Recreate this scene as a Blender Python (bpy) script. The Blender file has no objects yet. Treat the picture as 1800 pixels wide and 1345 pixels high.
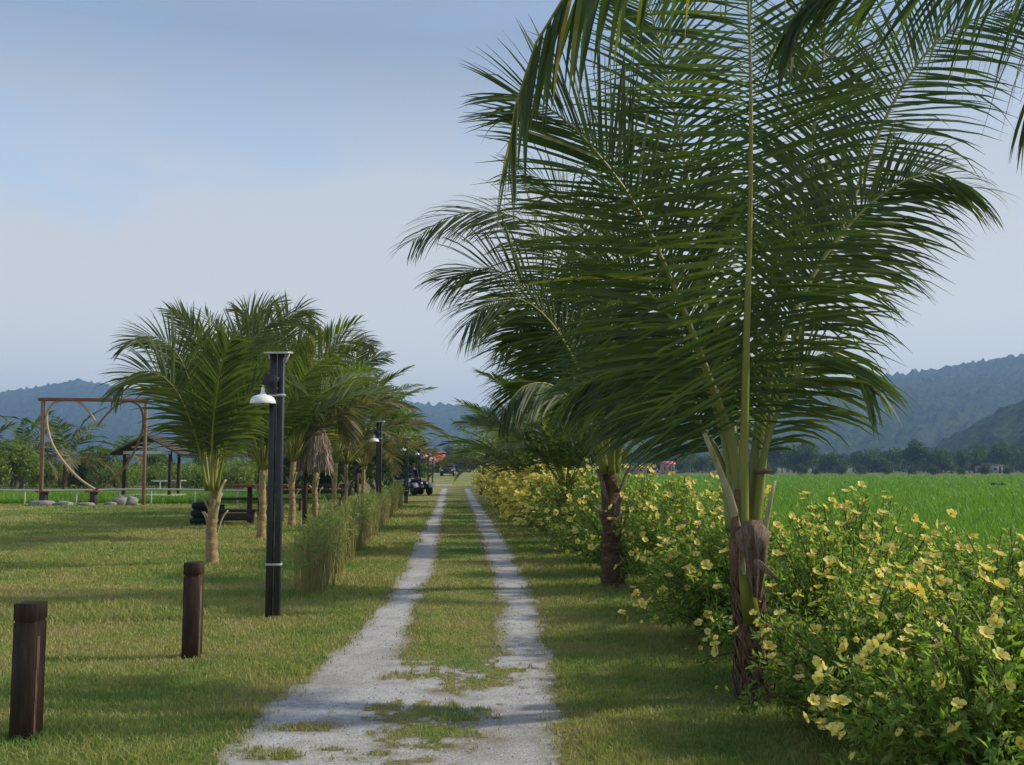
import bpy, math, random
import numpy as np
from mathutils import Vector
R = math.radians
random.seed(7)
RNG = np.random.default_rng(11)
sc = bpy.context.scene
col = sc.collection
CAMZ = 1.6
PITCH = math.atan(147.5/1750)
cp, sp = math.cos(PITCH), math.sin(PITCH)

# ------------------------------------------------------------------ survey helpers
def at(px, py, D):
    """point of the place that the photograph shows at (px,py), D metres ahead"""
    a = (px-900)/1750; b = (672.5-py)/1750
    d = np.array([a, cp-b*sp, sp+b*cp]); t = D/d[1]
    return np.array([0, 0, CAMZ])+d*t
def gr(px, py, z=0.0):
    a = (px-900)/1750; b = (672.5-py)/1750
    d = np.array([a, cp-b*sp, sp+b*cp]); t = (z-CAMZ)/d[2]
    return np.array([0, 0, CAMZ])+d*t
SK = 0.056            # the lane runs slightly to the left of the view axis: u = x + SK*y

# ------------------------------------------------------------------ value noise
_L = np.random.default_rng(5).random((256, 256))
def vn(x, y):
    x = np.asarray(x, float); y = np.asarray(y, float)
    xi = np.floor(x).astype(int); yi = np.floor(y).astype(int)
    fx = x-xi; fy = y-yi; fx = fx*fx*(3-2*fx); fy = fy*fy*(3-2*fy)
    g = lambda i, j: _L[i & 255, j & 255]
    return (g(xi, yi)*(1-fx)+g(xi+1, yi)*fx)*(1-fy)+(g(xi, yi+1)*(1-fx)+g(xi+1, yi+1)*fx)*fy
def fbm(x, y, o=4):
    s = 0; a = .5
    for k in range(o):
        s = s+a*vn(x*2**k+17.3*k, y*2**k+9.1*k); a *= .5
    return s
def sstep(a, b, x):
    t = np.clip((np.asarray(x, float)-a)/(b-a), 0, 1); return t*t*(3-2*t)
def nrm(v):
    v = np.asarray(v, float); return v/np.maximum(np.linalg.norm(v, axis=-1, keepdims=True), 1e-9)

# ------------------------------------------------------------------ mesh helpers
def mesh_np(name, V, Q=None, T=None, mats=(), mi=None, tint=None, smooth=False):
    V = np.asarray(V, np.float32)
    Q = np.zeros((0, 4), np.int32) if Q is None or len(Q) == 0 else np.asarray(Q, np.int32)
    T = np.zeros((0, 3), np.int32) if T is None or len(T) == 0 else np.asarray(T, np.int32)
    me = bpy.data.meshes.new(name)
    me.vertices.add(len(V)); me.vertices.foreach_set('co', V.ravel())
    nl = Q.size+T.size; me.loops.add(nl)
    me.loops.foreach_set('vertex_index', np.concatenate([Q.ravel(), T.ravel()]).astype(np.int32))
    nf = len(Q)+len(T); me.polygons.add(nf)
    st = np.concatenate([np.arange(len(Q))*4, len(Q)*4+np.arange(len(T))*3]).astype(np.int32)
    me.polygons.foreach_set('loop_start', st)
    if mi is not None: me.polygons.foreach_set('material_index', np.asarray(mi, np.int32))
    if smooth: me.polygons.foreach_set('use_smooth', np.ones(nf, bool))
    for m in mats: me.materials.append(m)
    if tint is not None:
        at_ = me.attributes.new('tint', 'FLOAT', 'POINT'); at_.data.foreach_set('value', np.asarray(tint, np.float32))
    me.update(calc_edges=True); me.validate()
    return me
def link(name, me, parent=None, loc=None):
    o = bpy.data.objects.new(name, me); col.objects.link(o)
    if parent is not None: o.parent = parent
    if loc is not None: o.location = [float(c) for c in loc]
    return o
class Geo:
    def __init__(s): s.V = []; s.Q = []; s.T = []; s.mq = []; s.mt = []; s.t = []; s.n = 0
    def add(s, V, Q=None, T=None, m=0, tint=.5):
        V = np.asarray(V, float); s.V.append(V)
        if Q is not None and len(Q): Q = np.asarray(Q)+s.n; s.Q.append(Q); s.mq.append(np.full(len(Q), m))
        if T is not None and len(T): T = np.asarray(T)+s.n; s.T.append(T); s.mt.append(np.full(len(T), m))
        s.t.append(np.broadcast_to(np.asarray(tint, float), (len(V),))); s.n += len(V); return s
    def mesh(s, name, mats, smooth=False):
        Q = np.concatenate(s.Q) if s.Q else None; T = np.concatenate(s.T) if s.T else None
        mi = np.concatenate(s.mq+s.mt)
        return mesh_np(name, np.concatenate(s.V), Q, T, mats, mi, np.concatenate(s.t), smooth)
    def build(s, name, mats, parent=None, loc=None, smooth=False):
        return link(name, s.mesh(name, mats, smooth), parent, loc)
    def box(s, c, d, rz=0, m=0, bev=.0, tint=.5, ry=0, rx=0):
        """chamfered box: every vertical and horizontal edge cut by bev"""
        hx, hy, hz = d[0]/2, d[1]/2, d[2]/2; b = min(bev, hx*.6, hy*.6, hz*.6)
        def ring(x, y, z, k): return [(x-k, -y, z), (x, -y+k, z), (x, y-k, z), (x-k, y, z), (-x+k, y, z), (-x, y-k, z), (-x, -y+k, z), (-x+k, -y, z)]
        k = max(b, 1e-4)
        V = ring(hx-k, hy-k, -hz, k*.5)+ring(hx, hy, -hz+k, k)+ring(hx, hy, hz-k, k)+ring(hx-k, hy-k, hz, k*.5)
        Q = []; T = []
        for r_ in range(3):
            for i in range(8):
                j = (i+1) % 8; Q.append((r_*8+i, r_*8+j, r_*8+8+j, r_*8+8+i))
        for base, f in ((0, -1), (24, 1)):
            for i in (1, 3, 5):
                q = (base, base+i, base+i+1, base+i+2) if i < 5 else (base, base+5, base+6, base+7)
                Q.append(q if f > 0 else q[::-1])
        V = np.array(V, float)
        if rx: V = V@np.array([[1, 0, 0], [0, math.cos(rx), math.sin(rx)], [0, -math.sin(rx), math.cos(rx)]])
        if ry: V = V@np.array([[math.cos(ry), 0, -math.sin(ry)], [0, 1, 0], [math.sin(ry), 0, math.cos(ry)]])
        if rz: V = V@np.array([[math.cos(rz), math.sin(rz), 0], [-math.sin(rz), math.cos(rz), 0], [0, 0, 1]])
        return s.add(V+np.asarray(c, float), Q, None, m, tint)
    def tube(s, P, r, n=8, m=0, tint=.5, cap=True, jit=0.0):
        P = np.asarray(P, float); r = np.broadcast_to(np.asarray(r, float), (len(P),))
        T = nrm(np.gradient(P, axis=0)); ref = np.array([1., 0, 0]) if abs(T[0][0]) < .7 else np.array([0, 1., 0])
        A = nrm(np.cross(T, ref)); B = np.cross(T, A)
        a = np.linspace(0, 2*np.pi, n, endpoint=False)
        rr = r[:, None]*(1+jit*(RNG.random((len(P), n))-.5))
        V = P[:, None, :]+rr[..., None]*(np.cos(a)[None, :, None]*A[:, None]+np.sin(a)[None, :, None]*B[:, None])
        V = V.reshape(-1, 3); Q = []
        i = np.arange(len(P)-1)[:, None]*n+np.arange(n)[None]; j = np.arange(len(P)-1)[:, None]*n+(np.arange(n)[None]+1) % n
        Q = np.stack([i, j, j+n, i+n], -1).reshape(-1, 4); Tr = None
        if cap:
            V = np.vstack([V, P[:1], P[-1:]]); k = len(P)*n
            f = np.arange(n); g = (f+1) % n
            Tr = np.vstack([np.stack([g, f, np.full(n, k)], -1), np.stack([f+(len(P)-1)*n, g+(len(P)-1)*n, np.full(n, k+1)], -1)])
        return s.add(V, Q, Tr, m, tint)
    def lathe(s, prof, n=16, c=(0, 0, 0), m=0, tint=.5):
        prof = np.asarray(prof, float)
        a = np.linspace(0, 2*np.pi, n, endpoint=False)
        V = np.stack([prof[:, None, 0]*np.cos(a), prof[:, None, 0]*np.sin(a), np.repeat(prof[:, 1:2], n, 1)], -1).reshape(-1, 3)
        k = len(prof)
        i = np.arange(k-1)[:, None]*n+np.arange(n)[None]; j = np.arange(k-1)[:, None]*n+(np.arange(n)[None]+1) % n
        Q = np.stack([i, j, j+n, i+n], -1).reshape(-1, 4)
        return s.add(V+np.asarray(c, float), Q, None, m, tint)
    def ball(s, c, r, m=0, tint=.5, n=12, k=8):
        r = np.broadcast_to(np.asarray(r, float), (3,))
        t = np.linspace(0.02, np.pi-.02, k); prof = np.stack([np.sin(t), -np.cos(t)], -1)
        a = np.linspace(0, 2*np.pi, n, endpoint=False)
        V = np.stack([prof[:, None, 0]*np.cos(a), prof[:, None, 0]*np.sin(a), np.repeat(prof[:, 1:2], n, 1)], -1).reshape(-1, 3)*r+np.asarray(c, float)
        i = np.arange(k-1)[:, None]*n+np.arange(n)[None]; j = np.arange(k-1)[:, None]*n+(np.arange(n)[None]+1) % n
        return s.add(V, np.stack([i, j, j+n, i+n], -1).reshape(-1, 4), None, m, tint)
def empty(name, loc, rz=0.0):
    o = bpy.data.objects.new(name, None); col.objects.link(o); o.empty_display_size = .2
    o.location = [float(c) for c in loc]; o.rotation_euler = (0, 0, rz); return o
def tag(o, label=None, cat=None, group=None, kind=None):
    if label: o['label'] = label
    if cat: o['category'] = cat
    if group: o['group'] = group
    if kind: o['kind'] = kind
    return o
def copy_tree(o, parent=None):
    c = o.copy(); col.objects.link(c)
    if parent is not None: c.parent = parent
    for ch in list(o.children): copy_tree(ch, c)
    return c

# ------------------------------------------------------------------ materials
def newmat(name):
    m = bpy.data.materials.new(name); m.use_nodes = True
    nt = m.node_tree; nt.nodes.clear()
    out = nt.nodes.new('ShaderNodeOutputMaterial'); return m, nt, out
def N(nt, t, **k):
    n = nt.nodes.new(t)
    for a, b in k.items():
        if a.startswith('in_'):
            key = a[3:]; key = int(key) if key.isdigit() else key.replace('_', ' ')
            n.inputs[key].default_value = b
        else: setattr(n, a, b)
    return n
def ramp(nt, fac, stops):
    r = nt.nodes.new('ShaderNodeValToRGB'); nt.links.new(fac, r.inputs[0])
    e = r.color_ramp.elements
    while len(e) > 1: e.remove(e[-1])
    e[0].position = stops[0][0]; e[0].color = (*stops[0][1], 1)
    for p, c in stops[1:]:
        x = e.new(p); x.color = (*c, 1)
    return r.outputs[0]
def noise(nt, scale, detail=4, rough=.6, vec=None, dist=0):
    n = N(nt, 'ShaderNodeTexNoise'); n.inputs['Scale'].default_value = scale; n.inputs['Detail'].default_value = detail
    n.inputs['Roughness'].default_value = rough; n.inputs['Distortion'].default_value = dist
    if vec is not None: nt.links.new(vec, n.inputs['Vector'])
    return n.outputs[0]
def wpos(nt, scale=(1, 1, 1)):
    g = N(nt, 'ShaderNodeNewGeometry')
    mp = N(nt, 'ShaderNodeMapping'); mp.inputs['Scale'].default_value = scale
    nt.links.new(g.outputs['Position'], mp.inputs[0]); return mp.outputs[0]
def opos(nt, scale=(1, 1, 1)):
    g = N(nt, 'ShaderNodeTexCoord')
    mp = N(nt, 'ShaderNodeMapping'); mp.inputs['Scale'].default_value = scale
    nt.links.new(g.outputs['Object'], mp.inputs[0]); return mp.outputs[0]
def math_(nt, op, a, b):
    n = N(nt, 'ShaderNodeMath', operation=op)
    for i, v in enumerate((a, b)):
        if isinstance(v, (int, float)): n.inputs[i].default_value = v
        else: nt.links.new(v, n.inputs[i])
    return n.outputs[0]
def mix(nt, fac, a, b, blend='MIX'):
    n = N(nt, 'ShaderNodeMix', data_type='RGBA', blend_type=blend)
    for i, v in ((0, fac), (6, a), (7, b)):
        if isinstance(v, (int, float)): n.inputs[i].default_value = v
        elif isinstance(v, tuple): n.inputs[i].default_value = (*v, 1)
        else: nt.links.new(v, n.inputs[i])
    return n.outputs[2]
def bump(nt, h, strength=.3, dist=.02):
    b = N(nt, 'ShaderNodeBump'); b.inputs['Strength'].default_value = strength; b.inputs['Distance'].default_value = dist
    nt.links.new(h, b.inputs['Height']); return b.outputs[0]
def principled(nt, out, colr, rough=.6, spec=.3, metal=0, nor=None):
    p = N(nt, 'ShaderNodeBsdfPrincipled')
    if isinstance(colr, tuple): p.inputs['Base Color'].default_value = (*colr, 1)
    else: nt.links.new(colr, p.inputs['Base Color'])
    if isinstance(rough, (int, float)): p.inputs['Roughness'].default_value = rough
    else: nt.links.new(rough, p.inputs['Roughness'])
    p.inputs['Specular IOR Level'].default_value = spec; p.inputs['Metallic'].default_value = metal
    if nor is not None: nt.links.new(nor, p.inputs['Normal'])
    if out is not None: nt.links.new(p.outputs[0], out.inputs[0])
    return p
def attr(nt, name='tint'):
    a = N(nt, 'ShaderNodeAttribute', attribute_name=name); return a.outputs['Fac']

def leaf_mat(name, stops, trans, tfac=.35, rough=.42, spec=.45, wsc=1.3, wamt=.35):
    m, nt, out = newmat(name)
    t = math_(nt, 'ADD', attr(nt), math_(nt, 'MULTIPLY', math_(nt, 'SUBTRACT', noise(nt, wsc, 3, .6, wpos(nt)), .5), wamt))
    c = ramp(nt, t, stops)
    p = principled(nt, None, c, rough, spec)
    tr = N(nt, 'ShaderNodeBsdfTranslucent'); nt.links.new(mix(nt, 1.0, c, trans, 'MULTIPLY'), tr.inputs[0])
    mx = N(nt, 'ShaderNodeMixShader'); mx.inputs[0].default_value = tfac
    nt.links.new(p.outputs[0], mx.inputs[1]); nt.links.new(tr.outputs[0], mx.inputs[2])
    nt.links.new(mx.outputs[0], out.inputs[0]); return m
def rough_mat(name, c1, c2, scale=8, stretch=(1, 1, 1), rough=.75, spec=.25, bstr=.4, bdist=.01, metal=0, c3=None):
    m, nt, out = newmat(name)
    n1 = noise(nt, scale, 6, .65, opos(nt, stretch), .3)
    st = [(.3, c1), (.68, c2)] if c3 is None else [(.25, c1), (.55, c2), (.75, c3)]
    c = ramp(nt, n1, st)
    principled(nt, out, c, rough, spec, metal, bump(nt, n1, bstr, bdist) if bstr else None); return m

M = {}
M['palm'] = leaf_mat('palm_leaf', [(.0, (.028, .048, .020)), (.45, (.055, .086, .026)), (.8, (.11, .14, .034)), (.93, (.17, .17, .03)), (1.0, (.30, .19, .03))], (2.6, 2.9, 1.1), .28, .55, .3)
M['palm_old'] = leaf_mat('palm_leaf_dry', [(.0, (.05, .06, .03)), (.5, (.10, .105, .045)), (.85, (.2, .17, .08)), (1.0, (.26, .2, .09))], (1.6, 1.5, .9), .25, .55, .3)
M['bush'] = leaf_mat('bush_leaf', [(.0, (.07, .12, .032)), (.5, (.155, .225, .055)), (.85, (.235, .30, .08)), (1.0, (.29, .32, .11))], (2.2, 2.5, .8), .42, .5, .25)
M['tree'] = leaf_mat('tree_leaf', [(.0, (.02, .045, .014)), (.5, (.045, .085, .02)), (1.0, (.10, .14, .03))], (1.9, 2.1, .9), .28, .55, .3)
M['treelight'] = leaf_mat('tree_leaf_light', [(.0, (.07, .11, .025)), (.5, (.14, .20, .04)), (1.0, (.24, .27, .06))], (1.9, 2.1, .8), .32, .55, .3)
M['reed'] = leaf_mat('reed_leaf', [(.0, (.26, .215, .10)), (.35, (.32, .30, .11)), (.6, (.17, .24, .075)), (1.0, (.29, .35, .12))], (1.7, 1.9, .8), .3, .5, .3)
M['rice'] = leaf_mat('rice_leaf', [(.0, (.09, .20, .02)), (.5, (.13, .26, .026)), (1.0, (.2, .30, .045))], (1.6, 1.8, .6), .3, .5, .25, .12, .5)
M['petal'] = leaf_mat('yellow_petal', [(.0, (.76, .55, .04)), (.5, (.83, .70, .15)), (1.0, (.88, .80, .32))], (1.1, 1.05, .8), .35, .55, .2, 5, .2)
M['pollen'] = rough_mat('flower_centre', (.42, .21, .01), (.6, .33, .015), 60, rough=.8, bstr=0)
M['rachis'] = leaf_mat('frond_stalk', [(.0, (.12, .15, .025)), (.5, (.20, .21, .035)), (1.0, (.34, .30, .07))], (1.0, 1.0, .6), .06, .4, .4, 3, .4)
M['trunk'] = rough_mat('palm_trunk_bark', (.035, .022, .016), (.12, .075, .048), 11, (1, 1, 2.2), .92, .1, 1.0, .03, c3=(.22, .155, .10))
M['trunk_pale'] = rough_mat('palm_trunk_pale', (.16, .10, .055), (.33, .23, .12), 7, (1, 1, 2.5), .85, .15, .7, .02, c3=(.42, .36, .12))
M['sheath'] = rough_mat('leaf_sheath', (.07, .048, .032), (.24, .18, .13), 34, (2.2, 2.2, .22), .95, .08, 1.0, .02, c3=(.36, .29, .22))
M['fibre'] = rough_mat('palm_fibre', (.05, .03, .02), (.15, .095, .06), 9, (1, 1, 1), .95, .08, 0, .01, c3=(.26, .185, .12))
M['stub'] = rough_mat('cut_leaf_base', (.22, .21, .09), (.42, .38, .22), 10, (2, 2, .3), .6, .3, .4, .006)
M['bark'] = rough_mat('tree_bark', (.05, .04, .03), (.16, .12, .09), 6, (1, 1, .3), .9, .1, .8, .03)
M['twig'] = rough_mat('bush_stem', (.06, .05, .025), (.14, .11, .05), 12, rough=.85, bstr=.3)
M['post'] = rough_mat('brown_timber', (.018, .010, .006), (.045, .026, .016), 5, (6, 6, .6), .7, .22, .55, .006, c3=(.085, .052, .032))
M['postcut'] = rough_mat('worn_timber_edge', (.10, .06, .04), (.24, .15, .10), 12, (3, 3, .6), .8, .2, .6, .006)
M['steel'] = rough_mat('dark_painted_steel', (.012, .013, .018), (.03, .031, .038), 9, (2, 2, .5), .48, .4, .15, .003)
M['clamp'] = rough_mat('galvanised_band', (.32, .33, .34), (.5, .5, .5), 20, rough=.5, metal=.4, bstr=.1)
M['enamel'] = rough_mat('white_enamel', (.72, .72, .68), (.82, .82, .79), 7, rough=.3, spec=.5, bstr=.03)
M['lampin'] = rough_mat('lamp_inside', (.3, .2, .06), (.5, .36, .12), 8, rough=.6, bstr=0)
M['solar'] = rough_mat('solar_glass', (.02, .03, .06), (.04, .05, .09), 20, rough=.2, spec=.6, bstr=0)
M['alu'] = rough_mat('aluminium_frame', (.45, .46, .46), (.6, .6, .6), 14, rough=.45, metal=.5, bstr=.05)
M['wood'] = rough_mat('weathered_wood', (.13, .075, .045), (.27, .17, .105), 6, (5, 5, .7), .8, .2, .5, .01)
M['wood_red'] = rough_mat('red_brown_wood', (.16, .06, .032), (.27, .11, .06), 6, (.7, 5, 5), .75, .2, .5, .01)
M['wood_pale'] = rough_mat('pale_bent_wood', (.33, .22, .13), (.5, .36, .23), 7, (3, 3, 3), .7, .2, .4, .01)
M['darkwood'] = rough_mat('dark_table_wood', (.022, .018, .015), (.075, .055, .042), 5, (1, 6, 6), .7, .25, .5, .008)
M['whitewood'] = rough_mat('white_painted_board', (.5, .5, .5), (.72, .72, .72), 9, rough=.6, bstr=.2)
M['thatch'] = leaf_mat('thatch_straw', [(.0, (.13, .10, .075)), (.5, (.26, .21, .16)), (1.0, (.42, .36, .29))], (1, 1, 1), .08, .9, .1, 4, .4)
M['rooftile'] = rough_mat('dark_roof', (.04, .03, .025), (.12, .09, .07), 7, (1, 6, 1), .8, .2, .6, .02)
M['bamboo'] = rough_mat('pale_rail', (.34, .32, .28), (.52, .5, .45), 6, (.4, 4, 4), .7, .2, .3, .006)
M['stone'] = rough_mat('grey_stone', (.12, .11, .10), (.34, .32, .29), 5, rough=.9, bstr=.8, bdist=.04)
M['redroof'] = rough_mat('red_metal_roof', (.40, .07, .06), (.52, .12, .10), 3, (6, .3, 1), .5, .35, .3, .02)
M['plaster'] = rough_mat('pale_plaster', (.24, .25, .24), (.36, .36, .34), 3, rough=.85, bstr=.3)
M['pinkwall'] = rough_mat('pink_wall', (.42, .22, .20), (.52, .3, .27), 3, rough=.85, bstr=.3)
M['glass'] = rough_mat('dark_window_glass', (.01, .012, .016), (.025, .028, .034), 3, rough=.08, spec=.6, bstr=0)
M['carpaint'] = rough_mat('dark_car_paint', (.014, .013, .02), (.025, .023, .034), 3, rough=.35, spec=.5, bstr=0)
M['rubber'] = rough_mat('black_rubber', (.008, .008, .009), (.02, .02, .02), 30, rough=.85, bstr=.4)
M['quadgrey'] = rough_mat('grey_plastic', (.24, .25, .27), (.4, .41, .43), 4, rough=.4, spec=.45, bstr=.05)
M['quadblue'] = rough_mat('dark_blue_plastic', (.015, .017, .04), (.03, .034, .07), 4, rough=.4, spec=.45, bstr=.05)
M['blackplastic'] = rough_mat('black_plastic', (.012, .012, .014), (.03, .03, .033), 9, rough=.5, spec=.4, bstr=.1)
M['skin'] = rough_mat('skin', (.38, .22, .15), (.46, .28, .2), 6, rough=.55, bstr=.05)
M['cloth'] = rough_mat('navy_cloth', (.02, .024, .05), (.04, .045, .085), 9, rough=.9, bstr=.3)
M['cloth2'] = rough_mat('charcoal_cloth', (.02, .02, .022), (.045, .045, .048), 9, rough=.9, bstr=.3)
M['hide'] = rough_mat('dark_hide', (.012, .012, .011), (.035, .032, .028), 8, rough=.7, bstr=.3)
M['netting'] = rough_mat('dark_netting', (.01, .012, .01), (.03, .03, .026), 20, rough=.9, bstr=.5)
M['pebble'] = rough_mat('pebble', (.2, .195, .185), (.40, .385, .365), 30, rough=.85, bstr=.3)

def lawn_mat():
    m, nt, out = newmat('lawn_turf'); w = wpos(nt)
    big = noise(nt, .28, 4, .6, w, .4); mid = noise(nt, 1.3, 5, .65, w, .3); fine = noise(nt, 26, 5, .7, w)
    f = math_(nt, 'ADD', math_(nt, 'MULTIPLY', big, .55), math_(nt, 'MULTIPLY', mid, .45))
    c = ramp(nt, f, [(.37, (.10, .165, .04)), (.445, (.175, .21, .055)), (.535, (.26, .24, .08)), (.63, (.29, .225, .115))])
    c = mix(nt, .75, c, ramp(nt, fine, [(.25, (.45, .45, .42)), (.5, (1, 1, 1)), (.75, (1.5, 1.5, 1.3))]), 'MULTIPLY')
    c = mix(nt, attr(nt), c, mix(nt, fine, (.12, .085, .055), (.34, .27, .19)))
    h = math_(nt, 'ADD', fine, math_(nt, 'MULTIPLY', noise(nt, 9, 3, .6, w), .6))
    principled(nt, out, c, .9, .12, 0, bump(nt, h, .9, .04)); return m
M['lawn'] = lawn_mat()
def blade_mat():
    m, nt, out = newmat('lawn_blade'); w = wpos(nt)
    big = noise(nt, .28, 4, .6, w, .4); mid = noise(nt, 1.3, 5, .65, w, .3)
    f = math_(nt, 'ADD', math_(nt, 'MULTIPLY', big, .55), math_(nt, 'MULTIPLY', mid, .45))
    f = math_(nt, 'ADD', f, math_(nt, 'MULTIPLY', math_(nt, 'SUBTRACT', attr(nt), .5), .16))
    c = ramp(nt, f, [(.37, (.12, .21, .05)), (.445, (.21, .26, .065)), (.54, (.30, .285, .10)), (.64, (.35, .285, .15))])
    p = principled(nt, None, c, .55, .25)
    tr = N(nt, 'ShaderNodeBsdfTranslucent'); nt.links.new(mix(nt, 1, c, (1.6, 1.8, .8), 'MULTIPLY'), tr.inputs[0])
    mx = N(nt, 'ShaderNodeMixShader'); mx.inputs[0].default_value = .3
    nt.links.new(p.outputs[0], mx.inputs[1]); nt.links.new(tr.outputs[0], mx.inputs[2]); nt.links.new(mx.outputs[0], out.inputs[0])
    return m
M['blade'] = blade_mat()
def gravel_mat():
    m, nt, out = newmat('gravel'); w = wpos(nt)
    v = N(nt, 'ShaderNodeTexVoronoi'); v.inputs['Scale'].default_value = 70; nt.links.new(w, v.inputs['Vector'])
    v2 = N(nt, 'ShaderNodeTexVoronoi'); v2.inputs['Scale'].default_value = 160; nt.links.new(w, v2.inputs['Vector'])
    big = noise(nt, .9, 5, .65, w, .5); mid = noise(nt, 7, 4, .6, w)
    c = ramp(nt, big, [(.3, (.30, .28, .25)), (.5, (.395, .378, .35)), (.7, (.465, .45, .43))])
    c = mix(nt, .35, c, ramp(nt, v.outputs['Color'], [(.1, (.6, .6, .6)), (.5, (1, 1, 1)), (.9, (1.4, 1.38, 1.35))]), 'MULTIPLY')
    c = mix(nt, .5, c, ramp(nt, v2.outputs['Color'], [(.1, (.55, .55, .55)), (.5, (1, 1, 1)), (.9, (1.4, 1.4, 1.4))]), 'MULTIPLY')
    c = mix(nt, ramp(nt, mid, [(.5, (0, 0, 0)), (.75, (.35, .35, .35))]), c, (.26, .21, .15))
    sp_ = noise(nt, 2.6, 6, .7, w, .6)
    c = mix(nt, ramp(nt, sp_, [(.5, (0, 0, 0)), (.68, (.5, .5, .5))]), c, (.17, .15, .125))
    ef = math_(nt, 'MULTIPLY', attr(nt), ramp(nt, noise(nt, 14, 4, .7, w), [(.32, (.25, .25, .25)), (.6, (1, 1, 1))]))
    c = mix(nt, ef, c, (.20, .165, .085))
    h = math_(nt, 'ADD', math_(nt, 'MULTIPLY', v.outputs['Distance'], -1.0), math_(nt, 'MULTIPLY', mid, .4))
    principled(nt, out, c, .95, .1, 0, bump(nt, h, .45, .008)); return m
M['gravel'] = gravel_mat()
def field_mat():
    m, nt, out = newmat('rice_paddy'); w = wpos(nt, (1, .35, 1))
    big = noise(nt, .03, 5, .6, w, .4); mid = noise(nt, .5, 6, .7, w, .2); fine = noise(nt, 5, 6, .75, wpos(nt))
    f = math_(nt, 'ADD', math_(nt, 'MULTIPLY', big, .55), math_(nt, 'MULTIPLY', mid, .45))
    c = ramp(nt, f, [(.33, (.085, .19, .018)), (.5, (.12, .235, .022)), (.62, (.16, .26, .034)), (.75, (.2, .26, .06))])
    c = mix(nt, .6, c, ramp(nt, fine, [(.25, (.5, .5, .5)), (.5, (1, 1, 1)), (.75, (1.4, 1.4, 1.3))]), 'MULTIPLY')
    principled(nt, out, c, .85, .12, 0, bump(nt, fine, 1.0, .25)); return m
M['field'] = field_mat()
def scrub_mat():
    m, nt, out = newmat('rough_ground'); w = wpos(nt, (1, .5, 1))
    a = noise(nt, .05, 6, .65, w, .5); b = noise(nt, .8, 6, .7, w)
    f = math_(nt, 'ADD', math_(nt, 'MULTIPLY', a, .6), math_(nt, 'MULTIPLY', b, .4))
    c = ramp(nt, f, [(.35, (.075, .10, .028)), (.5, (.14, .145, .05)), (.62, (.18, .15, .075)), (.75, (.13, .09, .05))])
    principled(nt, out, c, .9, .1, 0, bump(nt, b, .8, .2)); return m
M['scrub'] = scrub_mat()
def forest_mat():
    m, nt, out = newmat('forest_hill'); w = wpos(nt)
    a = noise(nt, .012, 5, .6, w, .3)
    v = N(nt, 'ShaderNodeTexVoronoi'); v.inputs['Scale'].default_value = .11; nt.links.new(w, v.inputs['Vector'])
    b = noise(nt, .35, 4, .7, w)
    c = ramp(nt, a, [(.3, (.022, .045, .016)), (.5, (.038, .068, .02)), (.7, (.065, .085, .03))])
    c = mix(nt, .8, c, ramp(nt, v.outputs['Color'], [(.1, (.5, .55, .5)), (.5, (1, 1, 1)), (.9, (1.7, 1.6, 1.3))]), 'MULTIPLY')
    c = mix(nt, .7, c, ramp(nt, b, [(.3, (.5, .5, .5)), (.7, (1.5, 1.5, 1.4))]), 'MULTIPLY')
    h = math_(nt, 'ADD', math_(nt, 'MULTIPLY', v.outputs['Distance'], -.25), b)
    principled(nt, out, c, .95, .05, 0, bump(nt, h, 1.0, 6.0)); return m
M['forest'] = forest_mat()

# ------------------------------------------------------------------ ground
def uof(x, y): return x+SK*y
def gz(x, y):
    x = np.asarray(x, float); y = np.asarray(y, float); u = uof(x, y)
    z = .025*(fbm(u*.35, y*.35, 3)-.47)*sstep(1.2, 3, np.abs(u))
    z = z-.42*sstep(4.0, 5.2, u)*sstep(-30, -20, y+0*u)
    left = sstep(-5.6, -6.6, u)
    z = z-.28*sstep(42.5, 44, y)*left*(1-sstep(64, 70, y)*.6)
    corr = sstep(-9, -4, u)*(1-sstep(2.8, 4.2, u))
    z = z+.55*sstep(82, 150, y)*corr*(1-sstep(170, 260, y))
    return z
pxl = dict(
 lo=[(330, 1420), (385, 1345), (480, 1240), (600, 1140), (690, 1040), (735, 950), (760, 900), (775, 860), (777, 856)],
 li=[(640, 1420), (650, 1345), (690, 1240), (715, 1140), (735, 1060), (768, 995), (774, 950), (781, 900), (788, 858), (789, 855)],
 ri=[(800, 1420), (800, 1345), (835, 1240), (872, 1140), (877, 1060), (860, 1000), (845, 950), (829, 900), (815, 858), (814, 855)],
 ro=[(995, 1420), (985, 1345), (973, 1240), (960, 1140), (943, 1060), (915, 1000), (889, 950), (855, 900), (825, 858), (824, 855)])
E = {}
for k, pts in pxl.items():
    g = np.array([gr(*p) for p in pts]); o = np.argsort(g[:, 1]); E[k] = (g[o, 1], uof(g[o, 0], g[o, 1]))
PATCH = [(800, 1162, 75, 12), (860, 1178, 60, 10), (745, 1188, 55, 7), (845, 1200, 60, 11), (790, 1192, 30, 8), (795, 1214, 28, 6), (800, 1165, 40, 14), (845, 1145, 40, 14),
         (745, 1250, 95, 14), (800, 1262, 50, 14), (760, 1288, 70, 20), (700, 1268, 40, 8), (790, 1312, 50, 9), (512, 1282, 28, 5), (562, 1278, 26, 5), (490, 1330, 34, 6), (660, 1326, 40, 5), (730, 1338, 50, 6), (455, 1322, 22, 5), (620, 1335, 22, 4), (700, 1310, 24, 4), (590, 1318, 20, 3), (835, 1295, 22, 5)]
PG = []
for px, py, rx, ry in PATCH:
    c = gr(px, py); f_ = gr(px, py-ry)[1]; n_ = gr(px, py+ry)[1]
    PG.append((c[0], c[1], rx*c[1]/1750, (f_-n_)/2))
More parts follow.
